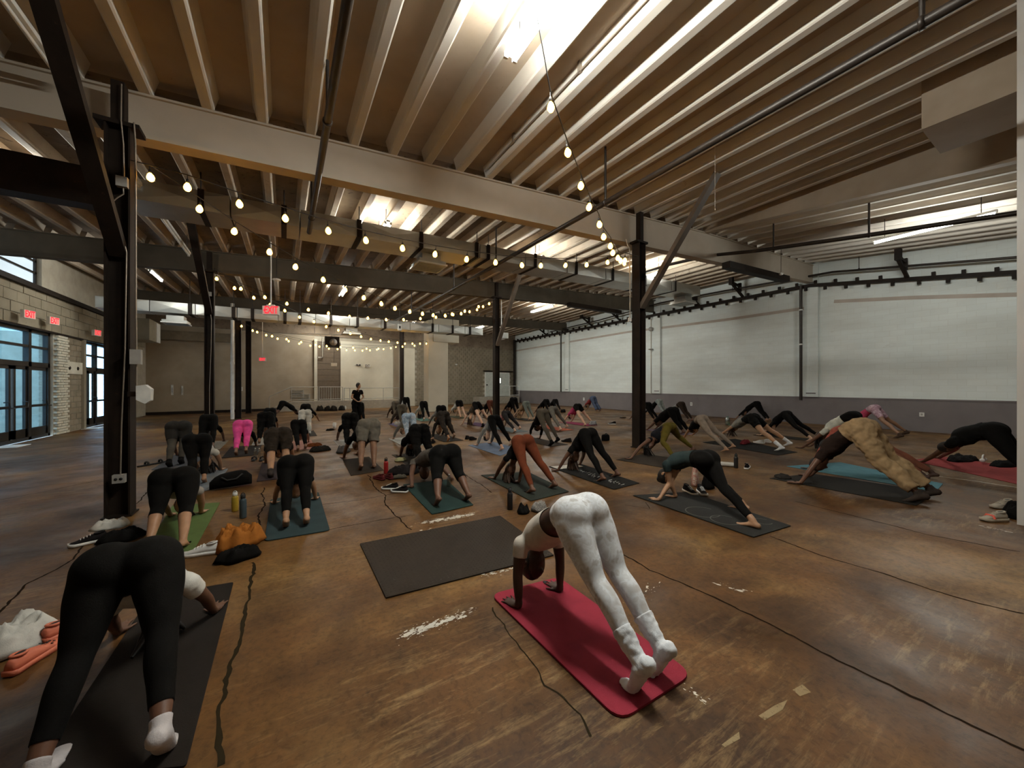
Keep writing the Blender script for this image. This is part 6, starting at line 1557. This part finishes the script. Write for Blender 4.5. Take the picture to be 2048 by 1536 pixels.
MB().tube([c + Vector((.1 * cos(pi * k / 10), -.03, .1 * sin(pi * k / 10))) for k in range(11)], .014, 6).build('headband', M_WHITE, o)
for s_ in (-1, 1): MB().lathe(c + Vector((s_ * .1, -.03, 0)), [(.035, 0), (.04, .015), (.02, .03)], 12, (s_, 0, 0)).build('ear_cup', M_WHITE, o)
# --- far small things
def pouch(name, label, cat, c, w_, d_, h_, mat):
    o = thing(name, (c.x, c.y, .002), label, cat); m = MB(); rg = []
    for z, q in ((0, .9), (.08, 1), (.5, 1.02), (.85, .95), (1, .75)): rg.append([Vector((c.x + w_ * q * cos(2 * pi * k / 16) * (1 - .12 * abs(sin(4 * pi * k / 16))), c.y + d_ * q * sin(2 * pi * k / 16), .002 + h_ * z)) for k in range(16)])
    m.loft(rg, 0, True); m.build('body', mat, o); MB().tube([(c.x - w_ * .4, c.y - d_ * .2, h_), (c.x - w_ * .2, c.y - d_ * .2, h_ + .03), (c.x + w_ * .2, c.y - d_ * .2, h_ + .03), (c.x + w_ * .4, c.y - d_ * .2, h_)], .012, 5).build('handle', M_WHITE if cat == 'speaker' else mat, o)
    return o
pouch('toiletry_pouch', 'small black zip pouch on the open floor left of the steel column', 'bag', G(1211, 881), .15, .1, .17, fabric(BLK))
shoe('dark sneaker standing alone left of the steel column', G(1224, 849), -.9, M_BSH, M_WSOLE, .33)
shoe('sandal at the left of the steel column base', G(1246, 836), -1.2, MP('tan_strap', (.3, .22, .15)), M_BSH, .3)
shoe('dark sneaker right of the dark brown mat in the middle, the left one', G(936, 878), .9, M_BSH, M_BSH, .3)
shoe('dark sneaker right of the dark brown mat in the middle, the right one', G(946, 880), 1.1, M_BSH, M_BSH, .3)
shoe('black shoe behind the black seat, left of the zip pouch', G(1133, 884), -.6, M_BSH, M_BSH, .3)
heap('black_bag', 'black bag near the dado behind the hot pink top', 'bag', G(1126, 825), .2, .14, .26, .3, fabric(BLK), 71, 4, .3)
heap('checked_cloth', 'black and white clothes beside the magenta mat', 'clothing', G(1186, 850), .22, .12, .2, .3, mat_tiedye('check_cloth', (.5, .5, .5), (.02, .02, .02), 30), 72, 5, .3)
def flipflop(label, c, yaw, mat, L=.26):
    f = Vector((sin(yaw), cos(yaw), 0)); r = Vector((f.y, -f.x, 0)); c = Vector((c.x, c.y, .002)); o = thing('slide_sandal', c, label, 'sandal')
    out = [(-.13, 0), (-.12, .03), (-.04, .034), (.05, .044), (.1, .042), (.13, .015), (.13, -.015), (.1, -.042), (.05, -.044), (-.04, -.034), (-.12, -.03)]
    MB().prism([c + f * (x * L / .26) + r * (y * L / .26) for x, y in out], (0, 0, .025)).build('sole', mat, o)
    MB().tube([c + f * .03 + r * .044 + UP * .015, c + f * .03 + r * .035 + UP * .06, c + f * .03 + UP * .075, c + f * .03 - r * .035 + UP * .06, c + f * .03 - r * .044 + UP * .015], .018, 6).build('strap', mat, o); return o
flipflop('black slide sandal left of the grey-blue mat, the left one', G(290, 932), .7, M_BLACK); flipflop('black slide sandal left of the grey-blue mat, the right one', G(318, 927), .7, M_BLACK)
flipflop('black slide sandal by the two small bottles, the left one', G(508, 921), .1, M_BLACK); flipflop('black slide sandal by the two small bottles, the right one', G(524, 921), .2, M_BLACK)
for u, n_ in ((510.5, 'left'), (518.5, 'right')): bottle('small clear water bottle by the slide sandals, the %s one' % n_, G(u, 914), .2, .032, MATS['clear_plastic'], M_WHITE, 'pet')
heap('dark_clothes', 'dark clothes and bag beside the pale pink mat', 'clothing', G(641, 902), .25, .13, .14, .2, fabric((.014, .012, .011)), 81, 5, .5)
heap('rust_cloth', 'rust brown cloth just behind the dark clothes by the pink mat', 'clothing', G(629, 893), .18, .09, .1, .2, fabric((.16, .05, .015)), 82, 5, .5)
heap('grey_bag', 'grey bag left of the person in grey sweat shorts', 'bag', G(686, 905), .18, .13, .2, .3, fabric((.07, .066, .066)), 83, 4, .3)
heap('yellow_cloth', 'pale yellow cloth on the brown mat behind the grey tee', 'clothing', G(800, 922), .13, .1, .07, .3, fabric((.4, .38, .2)), 84, 5, .5, z0=.014)
o = thing('paper_cup', G(669, 858), 'white cup standing on the floor left of the black trousers', 'cup'); c = G(669, 858)
MB().lathe((c.x, c.y, .002), [(.05, 0), (.065, .2), (.06, .2), (.048, .02)], 14).build('cup', M_WHITE, o); MB().lathe((c.x, c.y, .2), [(.068, 0), (.068, .02), (.05, .03)], 14).build('lid', M_WHITE, o)
heap('baseball_cap', 'black cap beside the white cup', 'cap', G(660, 861), .14, .1, .09, .2, fabric(BLK), 85, 3, .2)
for u, v, s_, n_ in ((640, 822, 91, 'leftmost'), (655, 822, 92, 'second'), (668, 822, 93, 'third'), (683, 821, 94, 'rightmost')):
    heap('backpack', 'dark backpack leaning below the barred railing, the %s of four' % n_, 'backpack', G(u, v), .22, .16, .42, .2, fabric((.02, .017, .015)), s_, 4, .3)
bottle('small pale bottle beside the backpacks below the railing', G(691, 819), .25, .05, M_WHITE, M_WHITE, 'pet')
shoe('black shoe behind the dark brown mat near the grey sleeves', G(866, 886), .5, M_BSH, M_BSH, .3)
heap('white_tote', 'white bag beside the tie-dye leggings', 'bag', G(795, 850), .14, .1, .18, .2, M_OFFW, 95, 4, .3)
heap('grey_scarf', 'grey patterned cloth on the floor just beyond the back of the person in white', 'clothing', G(1078, 1020), .12, .1, .12, .4, mat_tiedye('scarf_print', (.3, .28, .25), (.12, .11, .1), 40), 96, 5, .4)
heap('knit_hat', 'dark knit hat beside the grey cloth beyond the person in white', 'hat', G(1046, 1026), .08, .09, .13, .1, fabric(BLK), 97, 3, .15)
